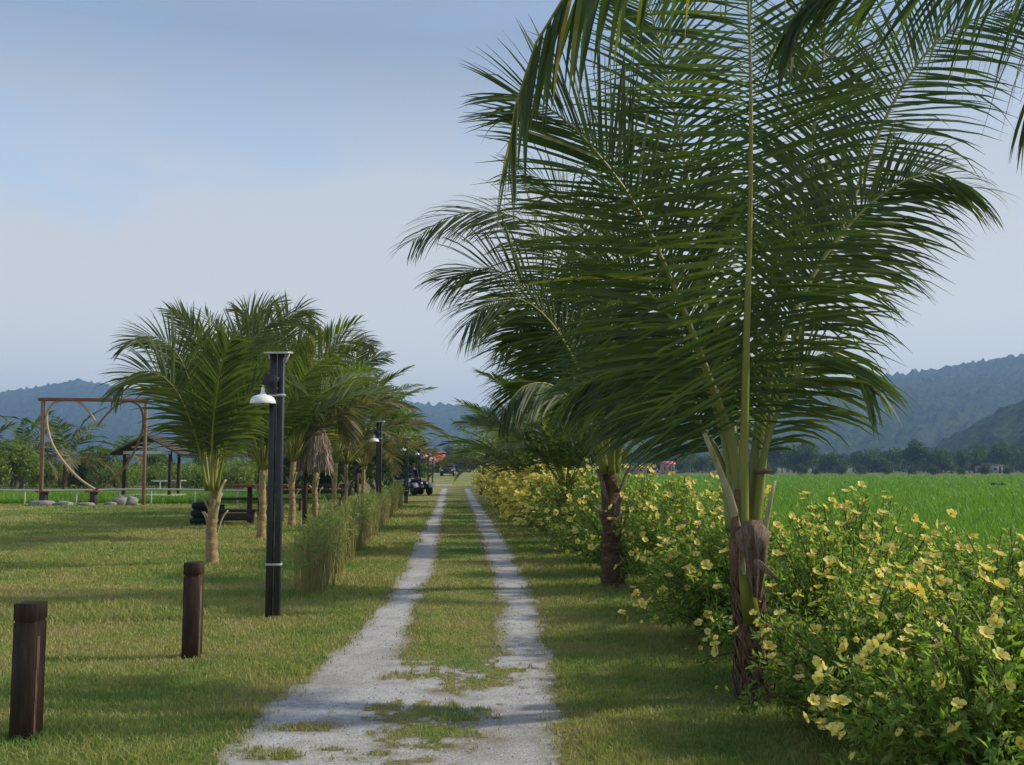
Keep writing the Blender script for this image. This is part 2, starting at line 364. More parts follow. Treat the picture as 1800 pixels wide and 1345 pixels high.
def gravelness(x, y):
    x = np.asarray(x, float); y = np.asarray(y, float); u = uof(x, y)
    j = (fbm(u*5, y*1.6, 4)-.47)*.34+(vn(u*17, y*9)-.5)*.07
    e = {k: np.interp(y, *E[k]) for k in E}
    d = np.minimum(u-e['lo'], e['ro']-u)+j*.75
    strip = np.minimum(u-e['li'], e['ri']-u)+j*.5+.02
    strip = np.where(y < 8.4, -1.0, strip)
    d = np.minimum(d, -strip)
    for cx, cy, rx, ry in PG:
        q = np.sqrt(((x-cx)/rx)**2+((y-cy)/ry)**2)-1
        d = np.minimum(d, (q+(fbm(x*13, y*8, 4)-.42)*2.6)*min(rx, .3))
    d = np.where(y > 73, -1, d)
    side = np.minimum(np.minimum(y-84, 88-y), np.minimum(u+7, -.2-u))
    return np.maximum(d, side)
def zone(x, y):
    u = uof(x, y)
    z = np.zeros(np.shape(u), int)
    wob = (fbm(u*.05, y*.05, 3)-.45)*8
    z = np.where((u > 4.6) & (y > -15), 1, z)
    z = np.where((u > 4.6) & (y > 208+wob*.8), 2, z)
    z = np.where((u < -6.2) & (y > 43.4), 1, z)
    z = np.where((u < -6.2) & (y > 66+wob*.3), 2, z)
    z = np.where((np.abs(u+1) < 6) & (y > 180), 2, z)
    z = np.where((y < -15) | (y > 900), 2, z)
    return z
us = list(np.arange(-3.2, 3.2, .04)); s = .05
while us[-1] < 4200: us.append(us[-1]+s); s *= 1.075
lo = [-3.2]; s = .05
while lo[-1] > -4200: lo.append(lo[-1]-s); s *= 1.075
us = np.array(lo[:0:-1]+us)
ys = [-60, -30, -15, -8, -4, 0, 2, 3.4, 4.2]
while ys[-1] < 4200: ys.append(ys[-1]+max(.045, .0078*ys[-1] if ys[-1] < 120 else .05*ys[-1]))
ys = np.array(ys)
UU, YY = np.meshgrid(us, ys); XX = UU-SK*YY; ZZ = gz(XX, YY)
nu = len(us); VG = np.stack([XX, YY, ZZ], -1).reshape(-1, 3)
i = (np.arange(len(ys)-1)[:, None]*nu+np.arange(nu-1)[None]).ravel()
QG = np.stack([i, i+1, i+1+nu, i+nu], -1)
cx = VG[QG].mean(1); g_ = gravelness(cx[:, 0], cx[:, 1]) > 0; zn = zone(cx[:, 0], cx[:, 1])
def submesh(name, mask, mat, kind='structure'):
    q = QG[mask]; ids, inv = np.unique(q, return_inverse=True)
    p_ = VG[ids]; ed = sstep(-.16, .0, gravelness(p_[:, 0], p_[:, 1]))*.75*(np.abs(uof(p_[:, 0], p_[:, 1])) < 3)
    if name == 'gravel_path': ed = .85*(1-sstep(.0, .15, gravelness(p_[:, 0], p_[:, 1])))
    for bx, by in ((45, 1300), (337, 1156), (372, 992), (463, 945), (1330, 1232), (1078, 1032)):
        c_ = gr(bx, by); ed = np.maximum(ed, .9*(1-sstep(.12, .42, np.hypot(p_[:, 0]-c_[0], p_[:, 1]-c_[1])+.25*(fbm(p_[:, 0]*5, p_[:, 1]*5, 2)-.4))))
    me = mesh_np(name, p_, inv.reshape(-1, 4), None, [mat], None, ed, True)
    return tag(link(name, me), kind=kind)
submesh('gravel_path', g_ & (zn == 0), M['gravel'])
submesh('ground', ~g_ & (zn == 0), M['lawn'])
submesh('rice_field', (zn == 1), M['field'])
submesh('rough_terrain', (zn == 2), M['scrub'])

# grass blades on the near lawn
def blades(name, n, sampler, hgt, wid, mat, lean=.5, label=None):
    x, y = sampler(n); n = len(x); z = gz(x, y)
    h = hgt(x, y)*(.55+.9*RNG.random(n)); w = wid(y)
    a = RNG.random(n)*2*np.pi; lx, ly = np.cos(a)*h*lean*RNG.random(n), np.sin(a)*h*lean*RNG.random(n)
    b = RNG.random(n)*np.pi; wx, wy = np.cos(b)*w, np.sin(b)*w
    V = np.empty((n, 5, 3))
    V[:, 0] = np.stack([x-wx, y-wy, z-.004], -1); V[:, 1] = np.stack([x+wx, y+wy, z-.004], -1)
    V[:, 2] = np.stack([x+wx*.75+lx*.4, y+wy*.75+ly*.4, z+h*.6], -1); V[:, 3] = np.stack([x-wx*.75+lx*.4, y-wy*.75+ly*.4, z+h*.6], -1)
    V[:, 4] = np.stack([x+lx*1.3, y+ly*1.3, z+h], -1)
    k = np.arange(n)*5
    me = mesh_np(name, V.reshape(-1, 3), np.stack([k, k+1, k+2, k+3], -1), np.stack([k+3, k+2, k+4], -1), [mat], None, np.repeat(RNG.random(n), 5))
    return tag(link(name, me), label, 'grass', kind='stuff')
def lawn_s(n):
    y = 4.3*np.exp(RNG.random(n)*math.log(46/4.3)); x = (RNG.random(n)-.5)*1.12*y-.02*y
    g = gravelness(x, y); u = uof(x, y)
    keep = (g < .13*RNG.random(n)**3.5-.03*RNG.random(n)) & ((y > 8.6) | (np.abs(u+.1) > .62) | (RNG.random(n) < .45)) & (u < 4.3) & (zone(x, y) == 0)
    return x[keep], y[keep]
blades('lawn_grass', 470000, lawn_s, lambda x, y: (.024+.026*sstep(.42, .6, fbm(x*.8+3, y*.8, 3))+.00045*y)*np.where(np.abs(uof(x, y)) < .75, .62, 1), lambda y: .0014+.00038*y, M['blade'], .9, 'short lawn grass either side of the lane')
def rice_s(n):
    y = 7*np.exp(RNG.random(n)*math.log(205/7)); x = RNG.random(n)*(.56*y+2)-2
    k = (zone(x, y) == 1); return x[k], y[k]
blades('rice_plants', 150000, rice_s, lambda x, y: .30+.16*fbm(x*.5, y*.5, 3), lambda y: .004+.0006*y, M['rice'], .5, 'bright green rice growing in the right-hand paddy field')
def rice_l(n):
    y = 43.6+RNG.random(n)**1.5*18; x = -(.13*y+RNG.random(n)*.42*y)
    k = (zone(x, y) == 1); return x[k], y[k]
blades('rice_plants', 40000, rice_l, lambda x, y: .42+.12*fbm(x*.5, y*.5, 3), lambda y: .02+0*y, M['rice'], .5, 'bright green rice growing behind the white rail')
# loose stones on the gravel
def stones():
    n = 6000; y = 4.6*np.exp(RNG.random(n)*math.log(15/4.6)); u = -1.4+RNG.random(n)*2.4; x = u-SK*y
    k = gravelness(x, y) > -.03; x, y = x[k], y[k]; n = len(x)
    r = (.004+.011*RNG.random(n)**3)*(1+.02*y)
    B = np.array([(1, 0, 0), (.3, .9, 0), (-.8, .6, 0), (-.9, -.5, 0), (.2, -1, 0), (0, 0, .75)], float)
    a = RNG.random(n)*6.28; c, s_ = np.cos(a), np.sin(a)
    V = np.empty((n, 6, 3)); V[:, :, 0] = (B[:, 0]*c[:, None]-B[:, 1]*s_[:, None])*r[:, None]+x[:, None]
    V[:, :, 1] = (B[:, 0]*s_[:, None]+B[:, 1]*c[:, None])*r[:, None]+y[:, None]
    V[:, :, 2] = B[:, 2]*r[:, None]*(.6+.8*RNG.random(n))[:, None]+gz(x, y)[:, None]-.001
    k = np.arange(n)[:, None, None]*6; F = np.array([(0, 1, 5), (1, 2, 5), (2, 3, 5), (3, 4, 5), (4, 0, 5)])[None]
    me = mesh_np('loose_gravel', V.reshape(-1, 3), None, (k+F).reshape(-1, 3), [M['pebble']], None, None)
    tag(link('loose_gravel', me), 'loose grey stones scattered on the gravel wheel tracks', 'gravel', kind='stuff')
stones()

# ------------------------------------------------------------------ hills
def hill(name, crest, r0, r1, r2, pstep, nr, amp, seed):
    px = np.arange(crest[0][0], crest[-1][0], pstep)
    cz = np.interp(px, [c[0] for c in crest], [c[1] for c in crest])
    cz = (820-cz)/1750*r1
    rr = np.concatenate([np.linspace(r0, r1, nr), np.linspace(r1, r2, 14)[1:]])
    PX, RR = np.meshgrid(px, rr); X = (PX-900)/1750*RR; CZ = np.broadcast_to(cz, PX.shape)
    t = np.where(RR < r1, (RR-r0)/(r1-r0), 1-(RR-r1)/(r2-r1)*1.0)
    ridge = (fbm(X*.006+seed, RR*.004, 4)-.47)
    prof = np.clip(t, 0, 1)**.85
    Z = CZ*prof*(1+ridge*.55*(1-t)) + 0
    Z = Z+amp*(fbm(X*.10+seed, RR*.10, 3)-.45)*2.2*sstep(0, .1, t)+ (vn(X*.13, RR*.13)**4)*amp*1.3*sstep(.0, .1, t)
    Z = np.where(t <= 0.001, -1.5, Z-1.0)
    V = np.stack([X, RR, Z], -1).reshape(-1, 3); n = len(px)
    i = (np.arange(len(rr)-1)[:, None]*n+np.arange(n-1)[None]).ravel()
    me = mesh_np(name, V, np.stack([i, i+1, i+1+n, i+n], -1), None, [M['forest']], None, None, True)
    return tag(link(name, me), kind='structure')
hill('hills', [(600, 818), (800, 800), (1000, 772), (1150, 750), (1280, 728), (1380, 706), (1450, 683), (1500, 672), (1560, 661), (1640, 648), (1720, 635), (1800, 622), (1900, 614), (2100, 606), (2400, 612), (2700, 640)], 950, 1900, 2700, 2.0, 110, 6.5, 3)
hill('hills', [(1560, 822), (1620, 800), (1660, 772), (1700, 748), (1760, 716), (1800, 697), (1900, 655), (2100, 610), (2400, 600)], 480, 760, 1000, 2.2, 80, 4.0, 31)
hill('hills', [(-900, 700), (-500, 690), (-200, 694), (0, 688), (60, 681), (130, 667), (180, 674), (260, 690), (330, 700), (450, 714), (560, 716), (640, 708), (690, 704), (720, 706), (760, 711), (815, 712), (900, 722), (1000, 740), (1100, 770), (1200, 800), (1300, 818)], 1500, 2500, 3100, 2.6, 70, 7.0, 77)

# ------------------------------------------------------------------ palm fronds
def spline(P, n):
    P = np.asarray(P, float); m = len(P)
    P = np.vstack([2*P[0]-P[1], P, 2*P[-1]-P[-2]])
    # even spacing along the curve
    tt = np.linspace(0, m-1, 12*m); k = np.minimum(tt.astype(int), m-2); f = (tt-k)[:, None]
    a, b, c, d = P[k], P[k+1], P[k+2], P[k+3]
    C = .5*(2*b+(c-a)*f+(2*a-5*b+4*c-d)*f**2+(3*b-a-3*c+d)*f**3)
    L = np.concatenate([[0], np.cumsum(np.linalg.norm(np.diff(C, axis=0), axis=1))])
    q = np.linspace(0, L[-1], n); return np.stack([np.interp(q, L, C[:, j]) for j in range(3)], -1), L[-1]
def frond(P, face=None, side=None, n=60, L=.9, w=.022, t0=.2, droop=.6, vee=-.15, r0=.03, tint=(.2, .6), seed=0, yellow=0.0, a0=66, a1=22, segs=4, rseg=6, lean=0.0, tipyellow=0.0, lk=.5, back=0.0):
    rg = np.random.default_rng(seed+1000)
    C, LT = spline(P, 22); T = nrm(np.gradient(C, axis=0))
    if side is not None: S = np.broadcast_to(np.asarray(side, float), T.shape)
    else: S = np.cross(T, np.broadcast_to(np.asarray(face, float), T.shape))
    S = nrm(S-(S*T).sum(-1, keepdims=True)*T); Nn = nrm(np.cross(S, T))
    G = Geo()
    tq = np.linspace(0, 1, 22)
    rad = r0*np.interp(tq, [0, .06, .2, .5, .8, 1], [1.25, .9, .62, .36, .18, .07])
    G.tube(C, rad, rseg, 1, np.clip(.5+.25*(rg.random()-.5), 0, 1))
    t = np.concatenate([np.linspace(t0, .995, n)]*2); sg = np.repeat([1., -1.], n); m = 2*n
    t = np.clip(t+(rg.random(m)-.5)*.4/n, t0, 1)
    f = t*21; k = np.minimum(f.astype(int), 20); f = (f-k)[:, None]
    B = C[k]*(1-f)+C[k+1]*f; TT = nrm(T[k]*(1-f)+T[k+1]*f); SS = nrm(S[k]*(1-f)+S[k+1]*f); NN = nrm(Nn[k]*(1-f)+Nn[k+1]*f)
    q = (t-t0)/(1-t0)
    ln = L*np.interp(q, [0, .08, .3, .55, .8, 1], [.5, .75, 1.0, .95, .7, .38])*(.86+.28*rg.random(m))*np.where(rg.random(m) < .05, .35+.4*rg.random(m), 1)
    al = np.radians(a0+(a1-a0)*q**1.2+(rg.random(m)-.5)*13)
    al = al+np.where(sg < 0, math.radians(back), 0)*(1-.6*q)
    al = al+(vn(t*13+seed*3.1, sg*2+seed)-.5)*.34
    v = vee+(rg.random(m)-.5)*.3+(vn(t*11+seed*1.7+40, sg*2+seed)-.5)*.3
    d = np.cos(al)[:, None]*TT+np.sin(al)[:, None]*(sg[:, None]*np.cos(v)[:, None]*SS+np.sin(v)[:, None]*NN)
    if lean: d = nrm(d+np.array([lean, 0, 0]))
    W0 = TT-(TT*d).sum(-1, keepdims=True)*d; W0 = nrm(W0); X0 = np.cross(d, W0)
    ro = (rg.random(m)-.5)*1.0+.35*sg; W = W0*np.cos(ro)[:, None]+X0*np.sin(ro)[:, None]
    ww = w*(.8+.4*rg.random(m))*np.interp(q, [0, .15, .7, 1], [.7, 1, .85, .5])
    st = np.linspace(0, 1, segs+1); prof = np.interp(st, [0, .1, .35, .7, 1], [.45, .8, 1, .7, .06])
    dr = droop*(.6+.8*rg.random(m))
    # a few bent leaflets
    kink = (rg.random(m) < .05)*1.6
    p = B.copy(); V = np.empty((m, segs+1, 2, 3))
    for j in range(segs+1):
        hw = (ww*prof[j])[:, None]*W
        V[:, j, 0] = p-hw; V[:, j, 1] = p+hw
        dd = d.copy(); 
        g_ = dr*(.12+1.5*st[j]**1.6)+kink*(st[j] > .45)
        d = nrm(d+np.stack([0*g_, 0*g_, -g_], -1)/segs*1.6)
        p = p+d*(ln/segs)[:, None]
    ti = tint[0]+(tint[1]-tint[0])*rg.random(m)
    ye = rg.random(m) < yellow; ti = np.where(ye, .86+.14*rg.random(m), ti)
    TI = np.repeat(ti[:, None], (segs+1)*2, 1).reshape(m, segs+1, 2)
    if tipyellow: TI = TI+tipyellow*np.clip((st-.6)/.4, 0, 1)[None, :, None]*(rg.random(m) < .5)[:, None, None]
    b = np.arange(m)[:, None]*(segs+1)*2+np.arange(segs)[None]*2
    Q = np.stack([b, b+1, b+3, b+2], -1).reshape(-1, 4)
    G.add(V.reshape(-1, 3), Q, None, 0, np.clip(TI.reshape(-1), 0, 1)); return G
FM = [M['palm'], M['rachis']]; FO = [M['palm_old'], M['rachis']]
def arch(az, e0, length, bend, h, r=.08, pw=1.4):
    """rachis of a frond leaving the crown at height h towards azimuth az (0 = +x), elevation e0, bending over by bend"""
    n = 9; t = (np.arange(n)+.5)/n; e = e0-bend*t**pw
    d = np.stack([np.cos(az)*np.cos(e), np.sin(az)*np.cos(e), np.sin(e)], -1)*length/n
    return np.vstack([[0, 0, 0], np.cumsum(d, 0)])+np.array([math.cos(az)*r, math.sin(az)*r, h])
def trunk_geo(h, r0, r1, seed, scars=True, lean=(0, 0)):
    rg = np.random.default_rng(seed); n = 40; z = np.linspace(-.05, h, n); q = np.clip(z/h, 0, 1)
    r = r0+(r1-r0)*q+.25*r0*np.exp(-q*9)
    r = r*(1+.05*np.sign(np.sin(z*34+seed)))*(1+.06*(rg.random(n)-.5))
    P = np.stack([lean[0]*q**1.3+.012*np.sin(z*5+seed), lean[1]*q**1.3+.012*np.cos(z*4), z], -1)
    return Geo().tube(P, r, 18, 0, .5, True, .15)
def stub_geo(P, w, th, tip=1.0):
    """cut leaf base: a channelled tapering strap"""
    C, _ = spline(P, 8); T = nrm(np.gradient(C, axis=0)); G = Geo()
    rad = np.stack([np.linspace(w*1.5, w, 8), np.linspace(th*1.4, th, 8)], -1)
    rad = rad*np.linspace(1, tip, 8)[:, None]*(1-.75*np.array([1, .25, 0, 0, 0, 0, 0, 0]))[:, None]
    out = nrm(C-np.array([0, 0, 1])*C[:, 2:]+1e-6); A = nrm(np.cross(T, out)); Bn = np.cross(A, T)
    a = np.linspace(0, 2*np.pi, 10, endpoint=False)
    V = C[:, None]+rad[:, None, :1]*np.cos(a)[None, :, None]*A[:, None]+rad[:, None, 1:]*np.sin(a)[None, :, None]*Bn[:, None]
    i = np.arange(7)[:, None]*10+np.arange(10)[None]; j = np.arange(7)[:, None]*10+(np.arange(10)[None]+1) % 10
    V = np.vstack([V.reshape(-1, 3), C[-1:]]); e = np.arange(10)
    G.add(V, np.stack([i, j, j+10, i+10], -1).reshape(-1, 4), np.stack([70+e, 70+(e+1) % 10, np.full(10, 80)], -1)); return G
def add_bases(root, h, r, k, seed, mat, length=.34, lift=0.0):
    rg = np.random.default_rng(seed)
    for i in range(k):
        a = i*2.4+rg.random()*.6; z = h*(.45+.5*i/k)-.05+lift; l = length*(.7+.6*rg.random())
        c, s_ = math.cos(a), math.sin(a)
        P = [(c*r*.75, s_*r*.75, z), (c*r*1.15, s_*r*1.15, z+l*.35), (c*(r*1.2+.05), s_*(r*1.2+.05), z+l*.75), (c*(r*1.25+.12), s_*(r*1.25+.12), z+l)]
        stub_geo(P, .034, .014).build('leaf_base', [mat], root, smooth=True)
def palm(name, loc, h, r, fr, label, group, bases=5, seed=0, pale=False, lean=(0, 0), foot=True):
    """fr: list of (points local to the base or kwargs for arch, kwargs for frond)"""
    root = empty(name, loc); tag(root, label, 'palm tree', group)
    trunk_geo(h, r, r*.82, seed, lean=lean).build('trunk', [M['trunk_pale'] if pale else M['trunk']], root, smooth=True)
    add_bases(root, h, r, bases, seed+3, M['stub'] if pale else M['sheath'])
    for i, (P, kw) in enumerate(fr):
        old = kw.pop('old', False)
        frond(P, seed=seed*50+i, **kw).build('frond', FO if old else FM, root)
    return root
def radial(k, h, length, seed, n=40, L=.7, e=(40, 82), bend=(45, 95), w=.022, lod=4, r0=.03, droop=.55, tint=(.25, .75), oldk=0, azs=None):
    rg = np.random.default_rng(seed+77); out = []
    for i in range(k):
        q = i/max(1, k-1); az = (azs[i] if azs else i*2.399+rg.random()*.5)
        e0 = R(e[1]+(e[0]-e[1])*q+(rg.random()-.5)*8); bd = R(bend[0]+(bend[1]-bend[0])*q+(rg.random()-.5)*16)
        ln = length*(.82+.3*rg.random())*(1 if q > .25 else .9)
        tw = (rg.random()-.5)*1.2; S = np.array([-math.sin(az)*math.cos(tw), math.cos(az)*math.cos(tw), math.sin(tw)])
        kw = dict(side=S, n=n, L=L*(.85+.3*rg.random()), w=w, droop=droop, r0=r0, segs=lod, tint=tint, rseg=6)
        if i >= k-oldk: kw['old'] = True
        out.append((arch(az, e0, ln, bd, h, .06), kw))
    return out
CAMF = np.array([0, -1., .12])

# ---- right-hand row: the big palm by the bushes
def rel(pts, base): return np.array([at(*p) for p in pts])-base
RG = 'coconut palms along the flower hedge'
b1 = gr(1330, 1232)
f1 = []
def add(lst, base, pts, **kw): lst.append((rel(pts, base), kw))
tall = dict(n=116, w=.0135, r0=.05, segs=5, rseg=10)
add(f1, b1, [(1322, 1090, 6.86), (1310, 1010, 6.76), (1307, 920, 6.71), (1308, 800, 6.70), (1312, 600, 6.6), (1318, 400, 6.5), (1320, 200, 6.45), (1316, 20, 6.4), (1305, -140, 6.25), (1285, -260, 6.0)], face=CAMF, L=1.2, droop=.42, vee=-.2, t0=.27, a0=84, a1=40, back=30, tint=(.15, .6), tipyellow=.12, **tall)
add(f1, b1, [(1300, 930, 6.82), (1292, 800, 6.85), (1252, 680, 6.85), (1195, 530, 6.8), (1130, 385, 6.7), (1060, 282, 6.55), (980, 200, 6.4), (900, 165, 6.25)], face=CAMF, L=1.1, droop=.30, vee=.0, t0=.22, a0=72, a1=20, tint=(.2, .6), yellow=.01, tipyellow=.1, **tall)
add(f1, b1, [(1296, 930, 6.88), (1278, 790, 7.1), (1240, 670, 7.3), (1190, 575, 7.5), (1125, 500, 7.65), (1040, 455, 7.75)], face=CAMF, L=1.05, droop=1.0, vee=-.1, t0=.3, a0=70, a1=25, tint=(.2, .6), **tall)
add(f1, b1, [(1322, 930, 6.85), (1336, 760, 6.95), (1375, 600, 7.1), (1450, 450, 7.25), (1540, 350, 7.35), (1630, 305, 7.4), (1710, 330, 7.4)], face=CAMF+np.array([.2, 0, .3]), L=1.05, droop=.75, vee=-.3, t0=.24, a0=66, a1=20, tint=(.25, .7), tipyellow=.35, **tall)
add(f1, b1, [(1324, 930, 6.9), (1350, 740, 7.2), (1420, 540, 7.6), (1500, 350, 7.9), (1565, 190, 8.1), (1650, 70, 8.2), (1760, 20, 8.25), (1880, 20, 8.2)], face=(.3, -.8, .5), L=1.1, droop=.45, vee=-.2, t0=.3, a0=68, a1=25, tint=(.25, .6), **tall)
add(f1, b1, [(1304, 920, 6.95), (1280, 700, 7.3), (1235, 450, 7.7), (1190, 220, 7.9), (1150, 40, 8.0), (1090, -110, 7.9)], face=CAMF, L=.95, droop=.4, vee=-.1, t0=.42, a0=70, a1=25, tint=(.2, .6), **tall)
add(f1, b1, [(1318, 920, 6.95), (1340, 700, 7.4), (1385, 450, 7.8), (1430, 230, 8.0), (1450, 60, 8.0), (1440, -90, 7.8)], face=CAMF, L=1.05, droop=.4, vee=-.2, t0=.4, a0=70, a1=25, tint=(.3, .75), tipyellow=.3, **tall)
add(f1, b1, [(1326, 930, 6.85), (1345, 790, 6.8), (1385, 690, 6.8), (1430, 630, 6.8), (1485, 625, 6.8), (1535, 680, 6.8)], face=(0.2, -.6, .8), L=.8, droop=.9, vee=-.4, t0=.3, a0=66, a1=25, tint=(.35, .8), n=44, w=.017, r0=.042, segs=5, rseg=10)
add(f1, b1, [(1290, 930, 6.9), (1262, 800, 7.2), (1180, 690, 7.6), (1090, 650, 7.9), (1000, 690, 8.1)], face=CAMF, L=.9, droop=.9, vee=-.15, t0=.28, tint=(.12, .5), **tall)
P1 = palm('coconut_palm', b1, .95, .105, f1, 'big coconut palm with a dry hooded sheath on its trunk, amid yellow flowers', RG, bases=0, seed=4, lean=(-.06, 0))
def strap(pts, base, w, th, mat, root, nm='leaf_base', lab=None, tip=1.0):
    o = stub_geo(rel(pts, base), w, th, tip).build(nm, [mat], root, smooth=True)
    if lab: o['label'] = lab
    return o
strap([(1308, 1010, 6.7), (1288, 890, 6.68), (1262, 820, 6.66), (1238, 762, 6.64)], b1, .026, .016, M['stub'], P1, tip=.7, lab='pale cut leaf base leaning left')
strap([(1322, 1000, 6.68), (1342, 940, 6.64), (1352, 890, 6.62), (1362, 845, 6.6)], b1, .020, .010, M['stub'], P1, tip=.6, lab='short split leaf base on the right')
strap([(1330, 930, 6.86), (1334, 870, 6.9), (1332, 840, 6.92), (1330, 815, 6.92)], b1, .026, .014, M['fibre'], P1, tip=.6)
strap([(1290, 1020, 6.72), (1291, 950, 6.66), (1293, 900, 6.68), (1296, 860, 6.7)], b1, .034, .014, M['fibre'], P1, tip=.5)
def fibres(base, root):
    rg = np.random.default_rng(8); n = 420; a = rg.random(n)*6.283; z = rg.random(n)*.80; q = z/.98
    G = Geo(); rr = (.108+.03*np.exp(-q*9)-.018*q)*(.98+.14*rg.random(n)); l = .07+.17*rg.random(n); hw = .006+.014*rg.random(n)**2
    c = np.array([-.06*.0, 0, 0]); sk_ = (rg.random(n)-.5)*1.1
    V = np.empty((n, 4, 2, 3))
    for j, t in enumerate((0, .35, .75, 1)):
        aa = a+sk_*t*l/.11; zz_ = z+l*t; r_ = rr+.012*math.sin(t*3.1)+.03*t*t*rg.random(n); x0 = -.06*np.clip(zz_/.98, 0, 1)**1.3
        for e_, sg in enumerate((-1, 1)):
            ab = aa+sg*hw*(1-.7*t)/.11; V[:, j, e_] = np.stack([x0+np.cos(ab)*r_, np.sin(ab)*r_, zz_-.02], -1)
    b_ = np.arange(n)[:, None]*8+np.arange(3)[None]*2
    G.add(V.reshape(-1, 3), np.stack([b_, b_+1, b_+3, b_+2], -1).reshape(-1, 4)); G.build('fibre_matting', [M['fibre']], root)
fibres(b1, P1)
def hood(base, root):
    G = Geo(); rg = np.random.default_rng(3)
    # dry fibrous sheath: a bent, torn sheet that hangs over like a hood
    rows = []
    for k, (px, py, hw, d) in enumerate([(1330, 1050, 5, 6.64), (1330, 1010, 14, 6.58), (1328, 970, 19, 6.53), (1324, 945, 26, 6.50), (1322, 928, 29, 6.50), (1325, 917, 25, 6.56), (1330, 914, 18, 6.66)]):
        for j in range(9):
            a = (j-4)/4; p = at(px+hw*a+rg.normal()*1.5, py+9*a*a+rg.normal()*(2 if k else 9), d+.09*a*a+.022*math.sin(j*2.3+k*.6)+.012*rg.random()); rows.append(p-base)
    i = (np.arange(6)[:, None]*9+np.arange(8)[None]).ravel(); V = np.array(rows)
    V2 = V+np.array([0, .014, 0]); n = len(V)
    q = np.stack([i, i+1, i+10, i+9], -1); G.add(np.vstack([V, V2]), np.vstack([q, q[:, ::-1]+n]))
    o = G.build('dry_sheath', [M['sheath']], root, smooth=True)
    G = Geo(); C = rel([(1325, 985, 6.48), (1345, 1000, 6.45), (1368, 1018, 6.43)], base)
    stub_geo(C, .024, .005, .25).build('dry_sheath', [M['sheath']], root, smooth=True)
    disc = Geo(); c = at(1342, 828, 6.8)-base
    disc.lathe([(0.005, -.02), (.05, -.018), (.075, 0), (.06, .014), (.004, .018)], 12, c).build('dry_spathe', [M['sheath']], root, smooth=True)
hood(b1, P1)

# ---- second palm
b2 = gr(1078, 1032)
f2 = []
mid = dict(n=90, w=.017, r0=.05, segs=5, rseg=8)
add(f2, b2, [(1068, 830, 13.3), (1045, 650, 13.2), (1000, 490, 13.0), (930, 395, 12.8), (855, 372, 12.6), (780, 385, 12.5), (725, 425, 12.4)], face=(0, -.75, .6), L=1.1, droop=.75, vee=-.25, t0=.2, tint=(.3, .75), **mid)
add(f2, b2, [(1066, 830, 13.2), (1035, 700, 12.9), (985, 590, 12.6), (925, 530, 12.4), (865, 530, 12.2), (820, 570, 12.1)], face=(0, -.8, .5), L=1.15, droop=.95, vee=-.35, t0=.22, tint=(.25, .75), tipyellow=.2, **mid)
add(f2, b2, [(1070, 830, 13.4), (1060, 620, 13.6), (1030, 440, 13.7), (975, 330, 13.7), (900, 300, 13.6)], face=CAMF, L=1.1, droop=.6, vee=-.2, t0=.22, tint=(.3, .75), yellow=.04, **mid)
add(f2, b2, [(1076, 830, 13.3), (1090, 620, 13.2), (1100, 430, 13.0), (1085, 300, 12.8), (1050, 230, 12.6)], face=CAMF, L=1.15, droop=.5, vee=-.2, t0=.22, tint=(.25, .7), **mid)
add(f2, b2, [(1080, 830, 13.3), (1115, 700, 13.2), (1170, 600, 13.1), (1230, 560, 13.0), (1290, 590, 12.9)], face=(0, -.6, .8), L=1.1, droop=.9, vee=-.4, t0=.22, tint=(.2, .6), **mid)
add(f2, b2, [(1062, 830, 13.1), (1030, 740, 12.7), (975, 680, 12.3), (920, 680, 12.0), (880, 730, 11.8)], face=(0, -.5, .9), L=.95, droop=1.1, vee=-.5, t0=.25, tint=(.2, .65), **mid)
add(f2, b2, [(1074, 830, 13.1), (1080, 740, 12.6), (1095, 660, 12.1), (1120, 630, 11.7), (1150, 680, 11.4)], face=(0, -.5, .9), L=.95, droop=1.1, vee=-.5, t0=.25, tint=(.15, .55), **mid)
f2 += radial(5, 1.62, 3.6, 21, n=50, L=1.0, e=(55, 80), w=.026, r0=.042, azs=[.3, 1.0, 1.6, 2.0, 5.9])
add(f2, b2, [(1064, 830, 13.2), (1028, 680, 13.0), (975, 570, 12.8), (915, 500, 12.6), (850, 470, 12.5), (790, 490, 12.4)], face=CAMF, L=1.25, droop=.8, vee=-.1, t0=.2, tint=(.2, .65), **mid)
add(f2, b2, [(1066, 830, 13.3), (1040, 700, 13.3), (1000, 610, 13.3), (945, 570, 13.3), (890, 590, 13.3)], face=CAMF, L=1.2, droop=.9, vee=-.1, t0=.22, tint=(.2, .6), **mid)
P2 = palm('coconut_palm', b2, 1.62, .14, f2, 'second coconut palm up the lane, its fronds arching left over the track', RG, bases=7, seed=9, lean=(-.05, 0))
# petiole fans are pale brown at the second palm
# ---- the palm just outside the frame whose fronds hang into the top of the picture
b0 = np.array([2.45, .9, 0.0])
f0 = []
nearf = dict(n=84, w=.0165, r0=.05, segs=6, rseg=10)
c0 = [b0+np.array([0, 0, 1.9])]
def add0(pts, **kw):
    P = np.vstack([[b0+np.array([0, 0, 1.75])], [at(*p) for p in pts]])-b0
    f0.append((P, kw))
add0([(2150, -750, 2.2), (1800, -640, 2.8), (1480, -430, 3.5), (1230, -240, 4.0), (1060, -90, 4.25), (955, 50, 4.35), (905, 190, 4.4), (890, 300, 4.4)], face=(0, -.3, .95), L=.85, droop=1.3, vee=-.95, t0=.3, a0=66, a1=16, tint=(.08, .45), yellow=.06, **nearf)
add0([(2150, -420, 2.4), (2050, -300, 3.0), (1880, -200, 3.6), (1720, -130, 4.0), (1560, -90, 4.3), (1440, -30, 4.4), (1380, 60, 4.4)], face=(0, -.3, .95), L=1.0, droop=1.0, vee=-1.0, t0=.3, a0=70, a1=25, tint=(.05, .4), lean=-.2, yellow=.03, **nearf)
